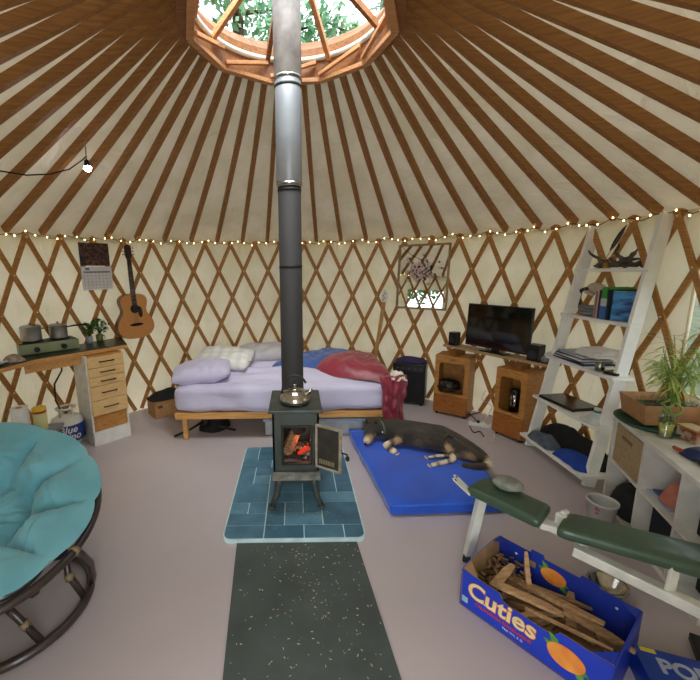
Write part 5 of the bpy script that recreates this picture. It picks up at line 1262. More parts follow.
b = MB(); b.prism([tuple(v.xy) for v in (A2, B2, C2, D2)], .07, Matrix.Translation((0, 0, zb0+.003))); obj('soil', b, M('soil', '#4a3324', .95, col2='#2c1d14', scale=60, bump=.5), t)
b = MB(); r7 = random.Random(2)
for k in range(40):
    p_ = A2+dA*L1*r7.uniform(.1, .9)+dB*.34*r7.uniform(.1, .9); p_.z = zb0+.072; q_ = p_+Vector((r7.gauss(0, .02), r7.gauss(0, .02), r7.uniform(.02, .06))); b.tube([p_, q_], .0012, 4)
    for s_ in (-1, 1): b.quad(q_, q_+Vector((.012*s_, .008, .004)), q_+Vector((.022*s_, 0, .006)), q_+Vector((.012*s_, -.008, .004)))
o = obj('seedling', b, LEAF, t); o['kind'] = 'stuff'
# vase of lucky bamboo
vc = atz(664.5, 437, CT); vc.z = CT
t = thing('bamboo_vase', 'glass vase of yellowish water holding curly bamboo on the cube shelf', 'vase', vc)
b = MB(); b.lathe([(0, .001), (.036, .001), (.036, .006), (.030, .012), (.040, .14), (.041, .145), (.038, .145), (.028, .014), (0, .010)], vc, 30); obj('glass', b, glass('vase_glass', '#eef5ea', .16), t)
b = MB(); b.lathe([(0, .012), (.0275, .013), (.034, .085), (0, .085)], vc, 28); obj('water', b, M('yellow_water', '#cfcb6e', .1, col2='#c4bf60'), t)
BAM = M('bamboo_green', '#8aa651', .45, col2='#6b8a3a', scale=30); BLF = M('bamboo_leaf', '#c4d684', .5, col2='#9ab85a', scale=12)
bp_ = thing('curly_bamboo', 'curly lucky bamboo with arching pale leaves rising from the glass vase', 'plant', vc+Vector((0, 0, .012)))
r8 = random.Random(11); tips = []
for s_ in range(3):
    a0 = s_*2.1; pts = []
    for k in range(26):
        f = k/25; rr_ = .010 + (.030*math.sin(f*PI*2.2)**2 if f > .3 else 0); aa_ = a0+f*9
        pts.append(vc+Vector((rr_*math.cos(aa_)+.005*s_ + .0, rr_*math.sin(aa_)+.03*f*(s_-1), .015+.25*f)))
    b = MB(); b.tube(pts, [.0065]*25+[.004], 8); obj('stalk', b, BAM, bp_); tips.append(pts[-1])
lf = MB()
def leaf(o0, d0, L, w_, droop):
    pts = []; p_ = o0.copy(); d_ = d0.normalized()
    for k in range(9): pts.append(p_.copy()); d_ = (d_+Vector((0, 0, -droop*.12))).normalized(); p_ = p_ + d_*L/8
    s_ = d0.cross(Vector((0, 0, 1))); s_ = s_.normalized() if s_.length > .01 else Vector((1, 0, 0)); pr = None
    for k, q_ in enumerate(pts):
        hw = w_*math.sin(PI*min(.999, (k+.4)/8.6)); a_ = lf.bm.verts.new(q_-s_*hw); c_ = lf.bm.verts.new(q_+Vector((0, 0, -hw*.3))); e_ = lf.bm.verts.new(q_+s_*hw)
        if pr: lf.bm.faces.new((pr[0], pr[1], c_, a_)); lf.bm.faces.new((pr[1], pr[2], e_, c_))
        pr = (a_, c_, e_)
shoots = MB()
for k in range(24):
    o0 = tips[k % 3] - Vector((0, 0, r8.uniform(0, .06))); a_ = r8.uniform(0, 2*PI); e_ = o0+Vector((math.cos(a_)*r8.uniform(.03, .15), math.sin(a_)*r8.uniform(.03, .15), r8.uniform(.10, .38)))
    if e_.x > 2.3: e_.x = 2.3
    shoots.tube([o0, o0.lerp(e_, .5)+Vector((0, 0, .03)), e_], [.003, .0025, .0015], 6)
    for j in range(9):
        f = r8.uniform(.35, 1); b0_ = o0.lerp(e_, f); a2 = r8.uniform(0, 2*PI); leaf(b0_, Vector((math.cos(a2), math.sin(a2), r8.uniform(.1, 1.0))), r8.uniform(.08, .17), r8.uniform(.004, .008), r8.uniform(.8, 2.2))
obj('shoots', shoots, BAM, bp_); o = obj('foliage', lf, BLF, bp_); o['kind'] = 'stuff'
# tea box, tool, dark blue pouch
tbp = atz(690, 442, CT); tbp.z = CT
t = thing('tea_box', 'small printed box with golden lid beside the bamboo vase', 'box', tbp); rzb = math.atan2(cu.y, cu.x)+.3
b = MB(); b.box(tbp+Vector((.03, .02, .036)), (.11, .08, .07), rzb); obj('body', b, M('tea_print', '#c9b7a4', .5, col2='#8c4a3a', scale=22, lo=.4, hi=.6), t, bevel=.002)
b = MB(); b.box(tbp+Vector((.03, .02, .075)), (.118, .086, .010), rzb); obj('lid', b, M('tea_lid', '#b9923f', .5), t, bevel=.002)
tl = atz(674, 447, CT+.012); t = thing('garden_pruner', 'tool with orange-red handle lying at the front edge of the cube shelf', 'tool', tl); 
b = MB(); e_ = tl+(cu*.13+Vector((.02, 0, 0))); b.tube([tl, tl.lerp(e_, .5)+Vector((0, 0, .004)), e_], [.009, .012, .010], 10); obj('handle', b, M('red_grip', '#c24a26', .45), t)
b = MB(); b.beam(e_, e_+cu*.09, .016, .006); obj('blade', b, M('tool_steel', '#3c3f44', .35, .8), t)
dp_ = atz(696, 459, CT); o = obj('blue_pouch', mound([(dp_.x-.04, dp_.y-.05, CT+.003), (dp_.x+.09, dp_.y-.07, CT+.003), (dp_.x+.10, dp_.y+.05, CT+.003), (dp_.x-.02, dp_.y+.06, CT+.003)], lambda x, y, v: CT+.055*(1-v*v*.4), 3.1, .01, 18), M('navy_pouch', '#1d2a5c', .6), smooth=True); tag(o, 'small navy pouch on the cube shelf behind the orange tool', 'pouch')
# white bucket
bk = Vector((1.90, 2.14, 0)); t = thing('plastic_bucket', 'translucent white plastic bucket with red print before the cube shelf', 'bucket', bk)
b = MB(); b.lathe([(0, .003), (.060, .003), (.064, .01), (.078, .145), (.084, .148), (.084, .158), (.077, .160), (.075, .145), (.060, .012), (0, .01)], bk, 40); obj('body', b, M('bucket_white', '#c9cdcb', .35, col2='#c0c4c2'), t)
b = MB()
for (dz, sz) in ((.125, .03), (.10, .02)):
    text_bm(b, 'fit' if dz > .11 else 'co', sz, None, .0006, bold=.001, warp=(lambda dz: (lambda p: Vector((bk.x + (.0755+.0005+p.z+ (dz-.11)*.1)*math.cos(-2.55+p.x/.076), bk.y + (.0755+.0005+p.z+(dz-.11)*.1)*math.sin(-2.55+p.x/.076), dz+p.y))))(dz))
obj('red_print', b, M('red_ink', '#c2384a', .5), t)

# ================================================================== DOG BED AND DOG
DB = [Vector((.49, 3.42)), Vector((.60, 2.22)), Vector((1.40, 2.24)), Vector((1.46, 3.30))]
ROY = M('royal_blue_fabric', '#1458d8', .75, col2='#0f49bd', scale=3, bump=.15, bscale=14, sheen=.3)
bm = bmesh.new(); bmesh.ops.create_cube(bm, size=1); bmesh.ops.subdivide_edges(bm, edges=bm.edges[:], cuts=22, use_grid_fill=True)
for v in bm.verts:
    u, w_, z = v.co.x+.5, v.co.y+.5, v.co.z+.5
    ue, we = max(0, abs(v.co.x)*2-.9)/.1, max(0, abs(v.co.y)*2-.94)/.06
    p = DB[1].lerp(DB[2], u).lerp(DB[0].lerp(DB[3], u), w_)
    c2 = Vector((.98, 2.8)); p = c2 + (p-c2)*(1-.012*abs(2*z-1)**2)
    n1 = noise.noise(Vector((p.x*4, p.y*4, 1.2)))*.010 + noise.noise(Vector((p.x*14, p.y*9, 5)))*.004
    zz = .002 + .088*z + (n1 if z > .5 else 0); zz -= .020*max(ue, we)**2*(2*z-1)*.5
    dn = -.03*math.exp(-(((p.x-1.1)/.3)**2+((p.y-3.0)/.2)**2)) if z > .5 else 0
    v.co = Vector((p.x + (noise.noise(Vector((p.y*6, 3, 1)))*.012 if ue > 0 else 0), p.y, max(.001, zz+dn)))
r = MB(); r.bm.free(); r.bm = bm
t = thing('dog_bed', 'flat royal blue dog bed on the floor beside the hearth', 'dog bed', (1.0, 2.8, 0))
obj('pad', r, ROY, t, smooth=True, sub=1)
b = MB(); P = [Vector((p.x, p.y, .078)) for p in (DB[1], DB[2], DB[3], DB[0])]; pts = []
for i in range(4):
    for k in range(14): pts.append(P[i].lerp(P[(i+1) % 4], k/14) + Vector((0, 0, noise.noise(P[i].lerp(P[(i+1) % 4], k/14)*6)*.006)))
cc_ = sum(pts, Vector())/len(pts); pts = [cc_+(p-cc_)*.985 for p in pts]
b.tube(pts, .007, 6, closed=True); obj('piping', b, M('bright_piping', '#2c6fe8', .6), t)

def skin_body(chains, smooth_it=2):
    """chains: lists of (point, radius); a chain whose first point equals an earlier one is joined there. Returns one closed mesh."""
    verts, rad, edges = [], [], []
    def vid(p, r_):
        for i, q_ in enumerate(verts):
            if (q_-p).length < 1e-4: return i
        verts.append(p); rad.append(r_); return len(verts)-1
    for ch in chains:
        prev = None
        for p, r_ in ch:
            i = vid(Vector(p), r_)
            if prev is not None: edges.append((prev, i))
            prev = i
    me = bpy.data.meshes.new('body'); me.from_pydata([tuple(v) for v in verts], edges, []); o = bpy.data.objects.new('body', me); COL.objects.link(o)
    md = o.modifiers.new('skin', 'SKIN'); md.use_smooth_shade = True
    for i, r_ in enumerate(rad):
        sv = me.skin_vertices[0].data[i]; r2_ = r_ if hasattr(r_, '__len__') else (r_, r_); sv.radius = r2_; sv.use_root = (i == 0)
    s_ = o.modifiers.new('sub', 'SUBSURF'); s_.levels = s_.render_levels = smooth_it
    bpy.context.view_layer.update(); ev = o.evaluated_get(bpy.context.evaluated_depsgraph_get()); m2 = bpy.data.meshes.new_from_object(ev)
    bpy.data.objects.remove(o); bpy.data.meshes.remove(me)
    r = MB(); r.bm.from_mesh(m2); bpy.data.meshes.remove(m2); return r
Z = .075
hd = atz(371, 430, .185); tip = atz(366, 443, .125); nkp = atz(384, 427, .20)
chest = Vector((.93, 3.12, .185)); mid = Vector((1.10, 3.07, .185)); loin = Vector((1.25, 2.97, .18)); hip = Vector((1.37, 2.83, .175)); rump = Vector((1.45, 2.72, .145))
knee = atz(444, 439, .20); hock = atz(454, 460, .105); paw = atz(431, 465, .095)
hock2 = atz(450, 455, .095); paw2 = atz(428, 457, .095)
elbow = atz(397, 441, .14); wrist = atz(384, 445, .105); fpaw = atz(396, 453, .092)
body = skin_body([
    [(mid, (.120, .115)), (chest, (.130, .118)), (nkp, (.088, .088)), (hd.lerp(nkp, .3), (.078, .074)), (hd, (.072, .066)), (hd.lerp(tip, .5), (.045, .042)), (tip, (.032, .029))],
    [(mid, (.120, .115)), (loin, (.112, .105)), (hip, (.118, .100)), (rump, (.066, .06)), (rump+Vector((.01, -.06, -.035)), .034), (atz(472, 467, .10), .030), (atz(461, 465, .098), .020)],
    [(hip, (.118, .100)), (knee.lerp(hip, .45), (.080, .07)), (knee, (.050, .042)), (knee.lerp(hock, .5), (.026, .022)), (hock, (.025, .022)), (hock.lerp(paw, .55), (.021, .019)), (paw, (.026, .017))],
    [(chest, (.130, .118)), (elbow+Vector((.03, .03, .01)), (.045, .042)), (elbow, (.038, .034)), (wrist, (.026, .024)), (fpaw, (.029, .018))],
])
leg2 = [(hip+Vector((-.03, -.05, -.05)), .04), (hock2.lerp(hip, .35), .035), (hock2, .02), (hock2.lerp(paw2, .5), .016), (paw2, (.021, .014))]
l2 = skin_body([leg2]); tmp = bpy.data.meshes.new('t'); l2.bm.to_mesh(tmp); l2.bm.free(); body.bm.from_mesh(tmp); bpy.data.meshes.remove(tmp)
dog = thing('dog', 'black and tan shepherd-type dog lying asleep on the blue dog bed', 'dog', (1.1, 2.95, Z))
TAN, PALE, BLK, GRZ = lin('#b08f66'), lin('#dccbab'), lin('#1d1a17'), lin('#4c4132')
marks = [(tip, .07, PALE), (hd.lerp(tip, .45)+Vector((0, -.03, -.02)), .055, TAN), (hd+Vector((.0, -.05, -.02)), .035, TAN), (wrist, .07, PALE), (fpaw, .06, PALE), (elbow, .045, TAN), (elbow+Vector((0, -.02, -.04)), .04, TAN), (hock, .06, PALE), (paw, .06, PALE), (hock.lerp(paw, .5), .05, PALE), (knee.lerp(hock, .5), .05, TAN), (knee, .03, TAN),
         (hock2, .05, TAN), (paw2, .055, PALE), (hock2.lerp(paw2, .5), .05, PALE), (rump+Vector((.02, -.05, -.02)), .06, PALE), (chest.lerp(mid, .4)+Vector((.02, -.10, -.04)), .06, lin('#6b5c48')), (hip+Vector((-.03, -.09, -.03)), .05, TAN)]
lay = body.bm.loops.layers.float_color.new('fur')
def furcol(p):
    side = noise.noise(p*22)*.5+.5; n2 = noise.noise(Vector((p.x*60, p.y*60, p.z*25)))*.5+.5
    up_ = max(0, min(1, (p.z-.20)/.08)); base = [GRZ[i]*(.45+.9*n2)*(1-up_*.45) + BLK[i]*up_*.45 for i in range(3)]
    n3 = max(0, min(1, noise.noise(Vector((p.x*9, p.y*16, p.z*16)))*2.2+.55)); base = [base[i]*(1-.6*n3)+BLK[i]*.6*n3 for i in range(3)]
    if (p-hd).length < .10 or (p-nkp).length < .085: base = [x*.45 for x in base]
    for c_, r_, col in marks:
        d = (p-c_).length; k = max(0, min(1, (r_-d)/(.35*r_)+noise.noise(p*40)*.5)); base = [base[i]*(1-k)+col[i]*k for i in range(3)]
    return (*base, 1)
body.bm.normal_update()
for v in body.bm.verts:
    q_ = v.co; v.co = q_ + v.normal*(noise.noise(Vector((q_.x*16, q_.y*34, q_.z*30)))*.006 + noise.noise(q_*7)*.006)
# short coat of hair blades lying from head to tail
laydir = (rump-hd).normalized(); fr_ = random.Random(31); fb = MB(); fl_lay = fb.bm.loops.layers.float_color.new('fur')
faces_ = [f for f in body.bm.faces if len(f.verts) > 2]; areas = [f.calc_area() for f in faces_]
for f in fr_.choices(faces_, weights=areas, k=15000):
    vs = [v.co for v in f.verts]; ww = [fr_.random() for _ in vs]; tt = sum(ww); c_ = sum((v*(w_/tt) for v, w_ in zip(vs, ww)), Vector()); nn3 = f.normal
    if (c_-tip).length < .05 or min((c_-p_).length for p_ in (paw, paw2, fpaw)) < .03: continue
    dirn = laydir - nn3*laydir.dot(nn3)*.9 + Vector((fr_.gauss(0, .25), fr_.gauss(0, .25), -.25)); thin = min((c_-p_).length for p_ in (hock, hock2, wrist, paw, paw2, fpaw, tip, hd))
    L_ = .024 if thin > .12 else .010; dirn = (dirn.normalized()+nn3*.28).normalized()*L_*fr_.uniform(.6, 1.2); sd_3 = dirn.cross(nn3).normalized()*.0016
    fc = fb.bm.faces.new([fb.bm.verts.new(v) for v in (c_-sd_3-nn3*.002, c_+sd_3-nn3*.002, c_+dirn)])
    cc3 = furcol(c_); kk = fr_.uniform(.7, 1.5); cc3 = tuple(min(1, x*kk) for x in cc3[:3])+(1,)
    for l in fc.loops: l[fl_lay] = cc3
for f in body.bm.faces:
    for l in f.loops: l[lay] = furcol(l.vert.co)
FUR = bpy.data.materials.new('dog_fur'); FUR.use_nodes = True; n = FUR.node_tree; bs = n.nodes['Principled BSDF']; bs.inputs['Roughness'].default_value = .75; bs.inputs['Sheen Weight'].default_value = .15
at_ = n.nodes.new('ShaderNodeVertexColor'); at_.layer_name = 'fur'; n.links.new(at_.outputs[0], bs.inputs['Base Color'])
tc = n.nodes.new('ShaderNodeTexCoord'); mp = n.nodes.new('ShaderNodeMapping'); mp.inputs['Scale'].default_value = (30, 110, 90); mp.inputs['Rotation'].default_value = (0, 0, .5); n.links.new(tc.outputs['Object'], mp.inputs[0])
nn_ = n.nodes.new('ShaderNodeTexNoise'); nn_.inputs['Scale'].default_value = 2.0; n.links.new(mp.outputs[0], nn_.inputs['Vector']); bp = n.nodes.new('ShaderNodeBump'); bp.inputs['Strength'].default_value = .7; bp.inputs['Distance'].default_value = .008
n.links.new(nn_.outputs[0], bp.inputs['Height']); n.links.new(bp.outputs[0], bs.inputs['Normal'])
obj('body', body, FUR, dog, smooth=True)
o = obj('coat_hair', fb, FUR, dog); o['kind'] = 'stuff'
DBLK = M('dog_black', '#15110f', .6, col2='#0c0a09'); fw = (tip-hd).normalized(); sd = fw.cross(Vector((0, 0, 1))).normalized(); upv = sd.cross(fw).normalized()
for sg in (-1, 1):
    b = MB(); c_ = hd - fw*.02 + upv*.045 + sd*sg*.038; 
    A_ = [c_-sd*.022, c_+sd*.022, c_+upv*.055+sd*sg*.012-fw*.02]; mid_ = c_+upv*.02-fw*.012
    b.bm.faces.new([b.bm.verts.new(v) for v in (A_[0], A_[1], A_[2])]); b.bm.faces.new([b.bm.verts.new(v) for v in (A_[1], A_[0], mid_-fw*.01)]); b.bm.faces.new([b.bm.verts.new(v) for v in (A_[0], A_[2], mid_-fw*.012)]); b.bm.faces.new([b.bm.verts.new(v) for v in (A_[2], A_[1], mid_-fw*.012)])
    obj('ear', b, DBLK, dog, solid=.004, sub=1)
    b = MB(); c_ = hd + fw*.035 + upv*.035 + sd*sg*.026; b.ball(c_, .008, 10); obj('eye', b, M('eye_dark', '#0a0605', .08), dog)
b = MB(); b.ball(tip+fw*.018+upv*.004, (.011, .011, .010), 12); obj('nose', b, M('nose_wet', '#0b0909', .2), dog)
b = MB(); b.tube([tip+fw*.012-upv*.012+sd*k*.018-fw*.03*abs(k) for k in (-1.2, -.6, 0, .6, 1.2)], .002, 5); obj('mouth', b, DBLK, dog)
cl_ = nkp.lerp(hd, .25); ax = (nkp-hd).normalized(); o1 = ax.orthogonal().normalized(); o2 = ax.cross(o1)
b = MB(); b.tube([cl_+(o1*math.cos(2*PI*k/28)+o2*math.sin(2*PI*k/28))*.082 for k in range(28)], .007, 6, closed=True); col_ = obj('collar', b, M('olive_collar', '#5e7350', .6), dog)
b = MB(); b.ball(cl_+Vector((.0, -.078, -.012)), (.009, .005, .012), 8); obj('tag', b, CHROME, col_)
for pw, dr_ in ((paw, (paw-hock)), (paw2, (paw2-hock2)), (fpaw, (fpaw-wrist))):
    dr_ = Vector((dr_.x, dr_.y, 0)).normalized(); sr = Vector((-dr_.y, dr_.x, 0)); b = MB()
    for k in range(4): b.ball(pw+dr_*(.016+.004*(k in (1, 2)))+sr*(k-1.5)*.010+Vector((0, 0, -.003)), (.008, .008, .009), 8)
    obj('toe', b, M('toe_fur', '#d4bf9e', .8), dog)

# ================================================================== WEIGHT BENCH
GV = M('green_vinyl', '#3e5746', .38, col2='#364d3d', scale=6, coat=.15); BW = M('bench_white', '#e3e6df', .3)
wb = thing('weight_bench', 'green padded weight bench on a white steel frame before the cube shelf', 'weight bench', (.93, 1.85, 0))
def pad(A, B, C, D, z0, z1, th):
    """pad with rounded edges: A,B near end, C,D far end (B-C one long side)"""
    A, B, C, D = [Vector(p) for p in (A, B, C, D)]; bm = bmesh.new(); bmesh.ops.create_cube(bm, size=1); bmesh.ops.subdivide_edges(bm, edges=bm.edges[:], cuts=14, use_grid_fill=True)
    L = ((C+D)/2-(A+B)/2).length; W_ = (B-A).length; rr_ = th*.42
    for v in bm.verts:
        p = Vector((v.co.x*L, v.co.y*W_, v.co.z*th)); h = Vector((L/2, W_/2, th/2)); q = Vector([max(-h[i]+rr_, min(h[i]-rr_, p[i])) for i in range(3)]); d = p-q
        if d.length > 1e-6: p = q+d.normalized()*rr_
        u, w_ = p.x/L+.5, p.y/W_+.5; g = A.lerp(B, w_).lerp(D.lerp(C, w_), u); cr_ = 1-(2*w_-1)**2
        v.co = Vector((g.x, g.y, z0+(z1-z0)*u + p.z + (.008*cr_ if p.z > 0 else 0)))
    r = MB(); r.bm.free(); r.bm = bm; return r
A1, B1, C1, D1 = atz(466, 486, .45), atz(487, 475, .45), atz(552, 504, .45), atz(540, 521, .45)
f2 = lambda v: (v.x, v.y)
def v2(p): return Vector((p.x, p.y))
obj('short_pad', pad(v2(A1), v2(B1), v2(C1), v2(D1), .422, .422, .05), GV, wb, smooth=True)
A3, B3 = v2(atz(556, 527, .46)), v2(atz(568, 510, .46)); dr2 = Vector((.835, -.55)); LP = .50
obj('long_pad', pad(A3, B3, B3+dr2*LP+Vector((.01, .015)), A3+dr2*LP, .43, .44, .055), GV, wb, smooth=True)
m1 = (v2(A1)+v2(B1))/2; m2_ = (v2(C1)+v2(D1))/2; m3 = (A3+B3)/2; m4 = m3+dr2*.9
b = MB(); b.beam((m1.x+.03, m1.y-.015, .375), (m2_.x+.05, m2_.y-.03, .375), .045, .035); obj('pad_rail', b, BW, wb, bevel=.004)
ft = atz(467, 560, 0); tp_ = Vector((m1.x+.04, m1.y-.02, .38)); tp_ = atz(482, 498, .38)
b = MB(); b.beam((ft.x, ft.y, .01), (tp_.x, tp_.y, .385), .045, .04, up=(0, 1, 0)); obj('front_post', b, BW, wb, bevel=.004)
sd_ = Vector((-dr2.y, dr2.x)); 
b = MB(); b.beam((ft.x-sd_.x*.03, ft.y-sd_.y*.03, .02), (ft.x+sd_.x*.28, ft.y+sd_.y*.28, .02), .04, .035); obj('foot_bar', b, M('dark_steel', '#24272a', .45, .4), wb, bevel=.004)
b = MB(); pth = [(m2_.x-.02, m2_.y, .39), (m3.x+.02, m3.y, .40)]; b.beam(pth[0], pth[1], .05, .03); b.box((m2_.x+.055, m2_.y-.04, .43), (.03, .06, .06), .3); b.box((m2_.x+.075, m2_.y-.02, .455), (.03, .02, .03), .3); obj('hinge_bracket', b, BW, wb, bevel=.003)
r0_, r1_ = atz(578, 551, .34), atz(704, 612, .30); dd_ = (r1_-r0_)
b = MB(); b.beam(r0_-dd_*.04, r0_+dd_*1.25, .05, .045); obj('main_rail', b, BW, wb, bevel=.004)
b = MB(); b.beam(r0_+Vector((.02, .02, 0)), (m3.x+.10, m3.y-.04, .41), .04, .03, up=(0, 1, 0)); obj('rail_bracket', b, BW, wb, bevel=.003)
b = MB(); b.beam(r0_+dd_*.75, (r0_+dd_*.80)+Vector((.0, .02, .13)), .04, .012, up=(0, 1, 0)); obj('rail_bracket', b, BW, wb, bevel=.003)
e_ = r0_+dd_*1.15
b = MB(); b.beam((e_.x, e_.y, .01), (e_.x, e_.y, .30), .045, .04, up=(0, 1, 0)); obj('rear_post', b, BW, wb, bevel=.004)
b = MB(); b.beam((e_.x-sd_.x*.25, e_.y-sd_.y*.25, .02), (e_.x+sd_.x*.22, e_.y+sd_.y*.22, .02), .04, .035); obj('rear_foot_bar', b, M('dark_steel', ''), wb, bevel=.004)
# two-eared bracket plate with two holes
bp0 = atz(467, 490, .425); bq = atz(457, 479, .47); uu = (bq-bp0).normalized(); vv = Vector((.5, .85, .1)).normalized(); mbk = frame3(bp0, vv, uu)
Lb = (bq-bp0).length+.02
prof_ = [(-.028, -.02), (.028, -.02), (.030, Lb*.7), (.026, Lb), (.014, Lb+.006), (.004, Lb-.008), (0, Lb-.016), (-.004, Lb-.008), (-.014, Lb+.006), (-.026, Lb), (-.030, Lb*.7)]
b = MB(); b.prism(prof_, .006, mbk); bk_ = obj('end_bracket', b, BW, wb, bevel=.0015)
for sx in (-.014, .014):
    b = MB(); b.prism(disc(.0065, sx, Lb-.012, 0, 16), .0075, mbk @ Matrix.Translation((0, 0, -.0007))); obj('bolt_hole', b, MATTE, bk_)
# stone on the short pad
sc_ = atz(507, 488, .46); bm = bmesh.new(); bmesh.ops.create_icosphere(bm, subdivisions=4, radius=1)
for v in bm.verts:
    p = v.co.copy(); n_ = 1+.10*noise.noise(p*1.4+Vector((3, 1, 2)))+.03*noise.noise(p*4); v.co = Vector((p.x*.070*n_, p.y*.056*n_, p.z*.034*n_))
bmesh.ops.transform(bm, matrix=Matrix.Translation((sc_.x, sc_.y, .486)) @ Matrix.Rotation(-.5, 4, 'Z'), verts=bm.verts); r = MB(); r.bm.free(); r.bm = bm
o = obj('river_stone', r, M('quartz_stone', '#8f948c', .35, col2='#6f756e', scale=22), smooth=True); tag(o, 'smooth flat grey stone resting on the bench\'s short green pad', 'stone')
# steel bowl under the bench
bc = atz(606, 592, 0); t = thing('dog_bowl', 'shiny steel bowl on the floor under the long bench pad', 'bowl', bc)
b = MB(); b.lathe([(0, .002), (.055, .002), (.075, .045), (.085, .048), (.084, .052), (.072, .048), (.052, .008), (0, .007)], bc, 36); obj('basin', b, CHROME, t)
b = MB(); b.lathe([(.056, 0), (.062, 0), (.058, .012), (.055, .012), (.056, 0)], bc, 30); obj('rubber_base', b, BLACK, t)

# ================================================================== FRUIT CRATE with kindling
KA = Vector((.775, 1.575, 0)); KB = KA+Vector((.31, .235, 0)); kx = Vector((.596, -.803, 0)); kx = Vector((.60, -.80, 0)).normalized(); ky = (KB-KA).normalized(); KLn = .58
ky = Vector((-kx.y, kx.x, 0)); KWd = .375
crate = thing('fruit_crate', 'royal blue printed cardboard fruit crate full of kindling by the bench post', 'crate', KA)
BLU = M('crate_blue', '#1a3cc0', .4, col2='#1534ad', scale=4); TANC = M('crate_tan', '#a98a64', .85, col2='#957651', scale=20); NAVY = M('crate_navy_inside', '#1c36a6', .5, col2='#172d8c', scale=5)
mlong = frame3(KA, kx, (0, 0, 1)); HK = .19; TK = .006
def fascia(o, x, L, prof, inward):
    """standing board from o along x; prof = list of (u, height); thickness grows inward"""
    m = frame3(o, x, (0, 0, 1)); zdir = m.to_3x3() @ Vector((0, 0, 1)); sg = 1 if zdir.dot(inward) > 0 else -1
    poly = [(0, 0), (L, 0)] + [(u*L, h) for u, h in prof[::-1]]
    b = MB(); b.prism(poly, TK*.5, m @ Matrix.Translation((0, 0, 0 if sg > 0 else -TK*.5)), mi=0)
    b.prism(poly, TK*.5, m @ Matrix.Translation((0, 0, TK*.5 if sg > 0 else -TK)), mi=1); return b, m, -sg
near = [(0, HK), (.03, HK+.004), (.10, HK), (.30, HK-.002), (.33, HK-.03), (.36, HK-.035), (.64, HK-.035), (.67, HK-.03), (.70, HK-.002), (.9, HK), (.97, HK+.004), (1, HK)]
far = [(0, HK), (.26, HK), (.27, HK+.018), (.36, HK+.018), (.37, HK), (.62, HK), (.63, HK+.018), (.74, HK+.018), (.75, HK), (1, HK)]
b, mN, sN = fascia(KA, kx, KLn, near, ky); nr = obj('long_side', b, [BLU, TANC], crate, label='long printed side facing the mat')
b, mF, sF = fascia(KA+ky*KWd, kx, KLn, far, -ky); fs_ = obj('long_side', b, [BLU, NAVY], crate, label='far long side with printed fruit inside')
endp = [(0, HK), (.12, HK+.01), (.2, HK+.012), (.8, HK+.012), (.88, HK+.01), (1, HK)]
b, mE, sE = fascia(KA, ky, KWd, endp, kx); obj('short_side', b, [BLU, TANC], crate)
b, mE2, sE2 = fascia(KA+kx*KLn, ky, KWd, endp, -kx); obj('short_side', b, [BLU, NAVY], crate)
b = MB(); b.prism([f2(v2(KA)), f2(v2(KA+kx*KLn)), f2(v2(KA+kx*KLn+ky*KWd)), f2(v2(KA+ky*KWd))], .006); obj('bottom', b, TANC, crate)
# folded corner gussets
for o_, d1, d2 in ((KA, kx, ky), (KA+ky*KWd, kx, -ky), (KA+kx*KLn, -kx, ky), (KA+kx*KLn+ky*KWd, -kx, -ky)):
    b = MB(); p = o_+d1*.007+d2*.007; q_ = o_+d1*.075+d2*.007; w2 = o_+d1*.007+d2*.075
    vs = [p+Vector((0, 0, HK+.006)), q_+Vector((0, 0, HK-.002)), w2+Vector((0, 0, HK+.010))]; b.bm.faces.new([b.bm.verts.new(v) for v in vs]); obj('corner_gusset', b, BLU if o_ != KA else TANC, crate, solid=.003)
# print on the near side: mN local x along, y up, outward z*sN
mo = mN @ Matrix.Translation((0, 0, sN*.0012)); 
if sN < 0: pass
# readable orientation: x to the right seen from outside
mr = frame3(KA - ky*.0012, kx, (0, 0, 1))
YEL = M('print_yellow', '#f4dfa0', .45, emit=None); ORG = M('print_orange', '#e0702a', .45, col2='#c94f20', scale=30); GRN = M('print_green', '#6aa84a', .45, col2='#3f8038', scale=30); RDP = M('print_red', '#c9402c', .45); YO = M('print_amber', '#f2a93c', .45)
b = MB(); text_bm(b, 'Cuties', .112, mr @ Matrix.Translation((.035, .115, .0006)), .0004, shear=.06, bold=.0045, align='LEFT'); obj('lettering_outline', b, ORG, nr, label='orange outline of the word Cuties')
b = MB(); text_bm(b, 'Cuties', .112, mr @ Matrix.Translation((.035, .1165, .0016)), .0004, shear=.06, bold=.0022, align='LEFT'); obj('lettering', b, YEL, nr, label='cream word Cuties')
b = MB(); text_bm(b, 'CALIFORNIA MANDARINS', .0205, mr @ Matrix.Translation((.075, .058, .001)), .0004, bold=.0006, align='LEFT'); obj('small_lettering', b, RDP, nr)
b = MB(); text_bm(b, 'seedless', .017, mr @ Matrix.Translation((.10, .086, .001)), .0004, align='LEFT'); text_bm(b, 'Net Wt. 5 lb', .016, mr @ Matrix.Translation((.20, .036, .001)), .0004, align='LEFT'); obj('white_lettering', b, WHITE, nr)
b = MB(); b.prism([(.012, .03), (.04, .03), (.04, .06), (.012, .06)], .0008, mr); obj('sticker', b, M('pale_sticker', '#9fc4d6', .5), nr)
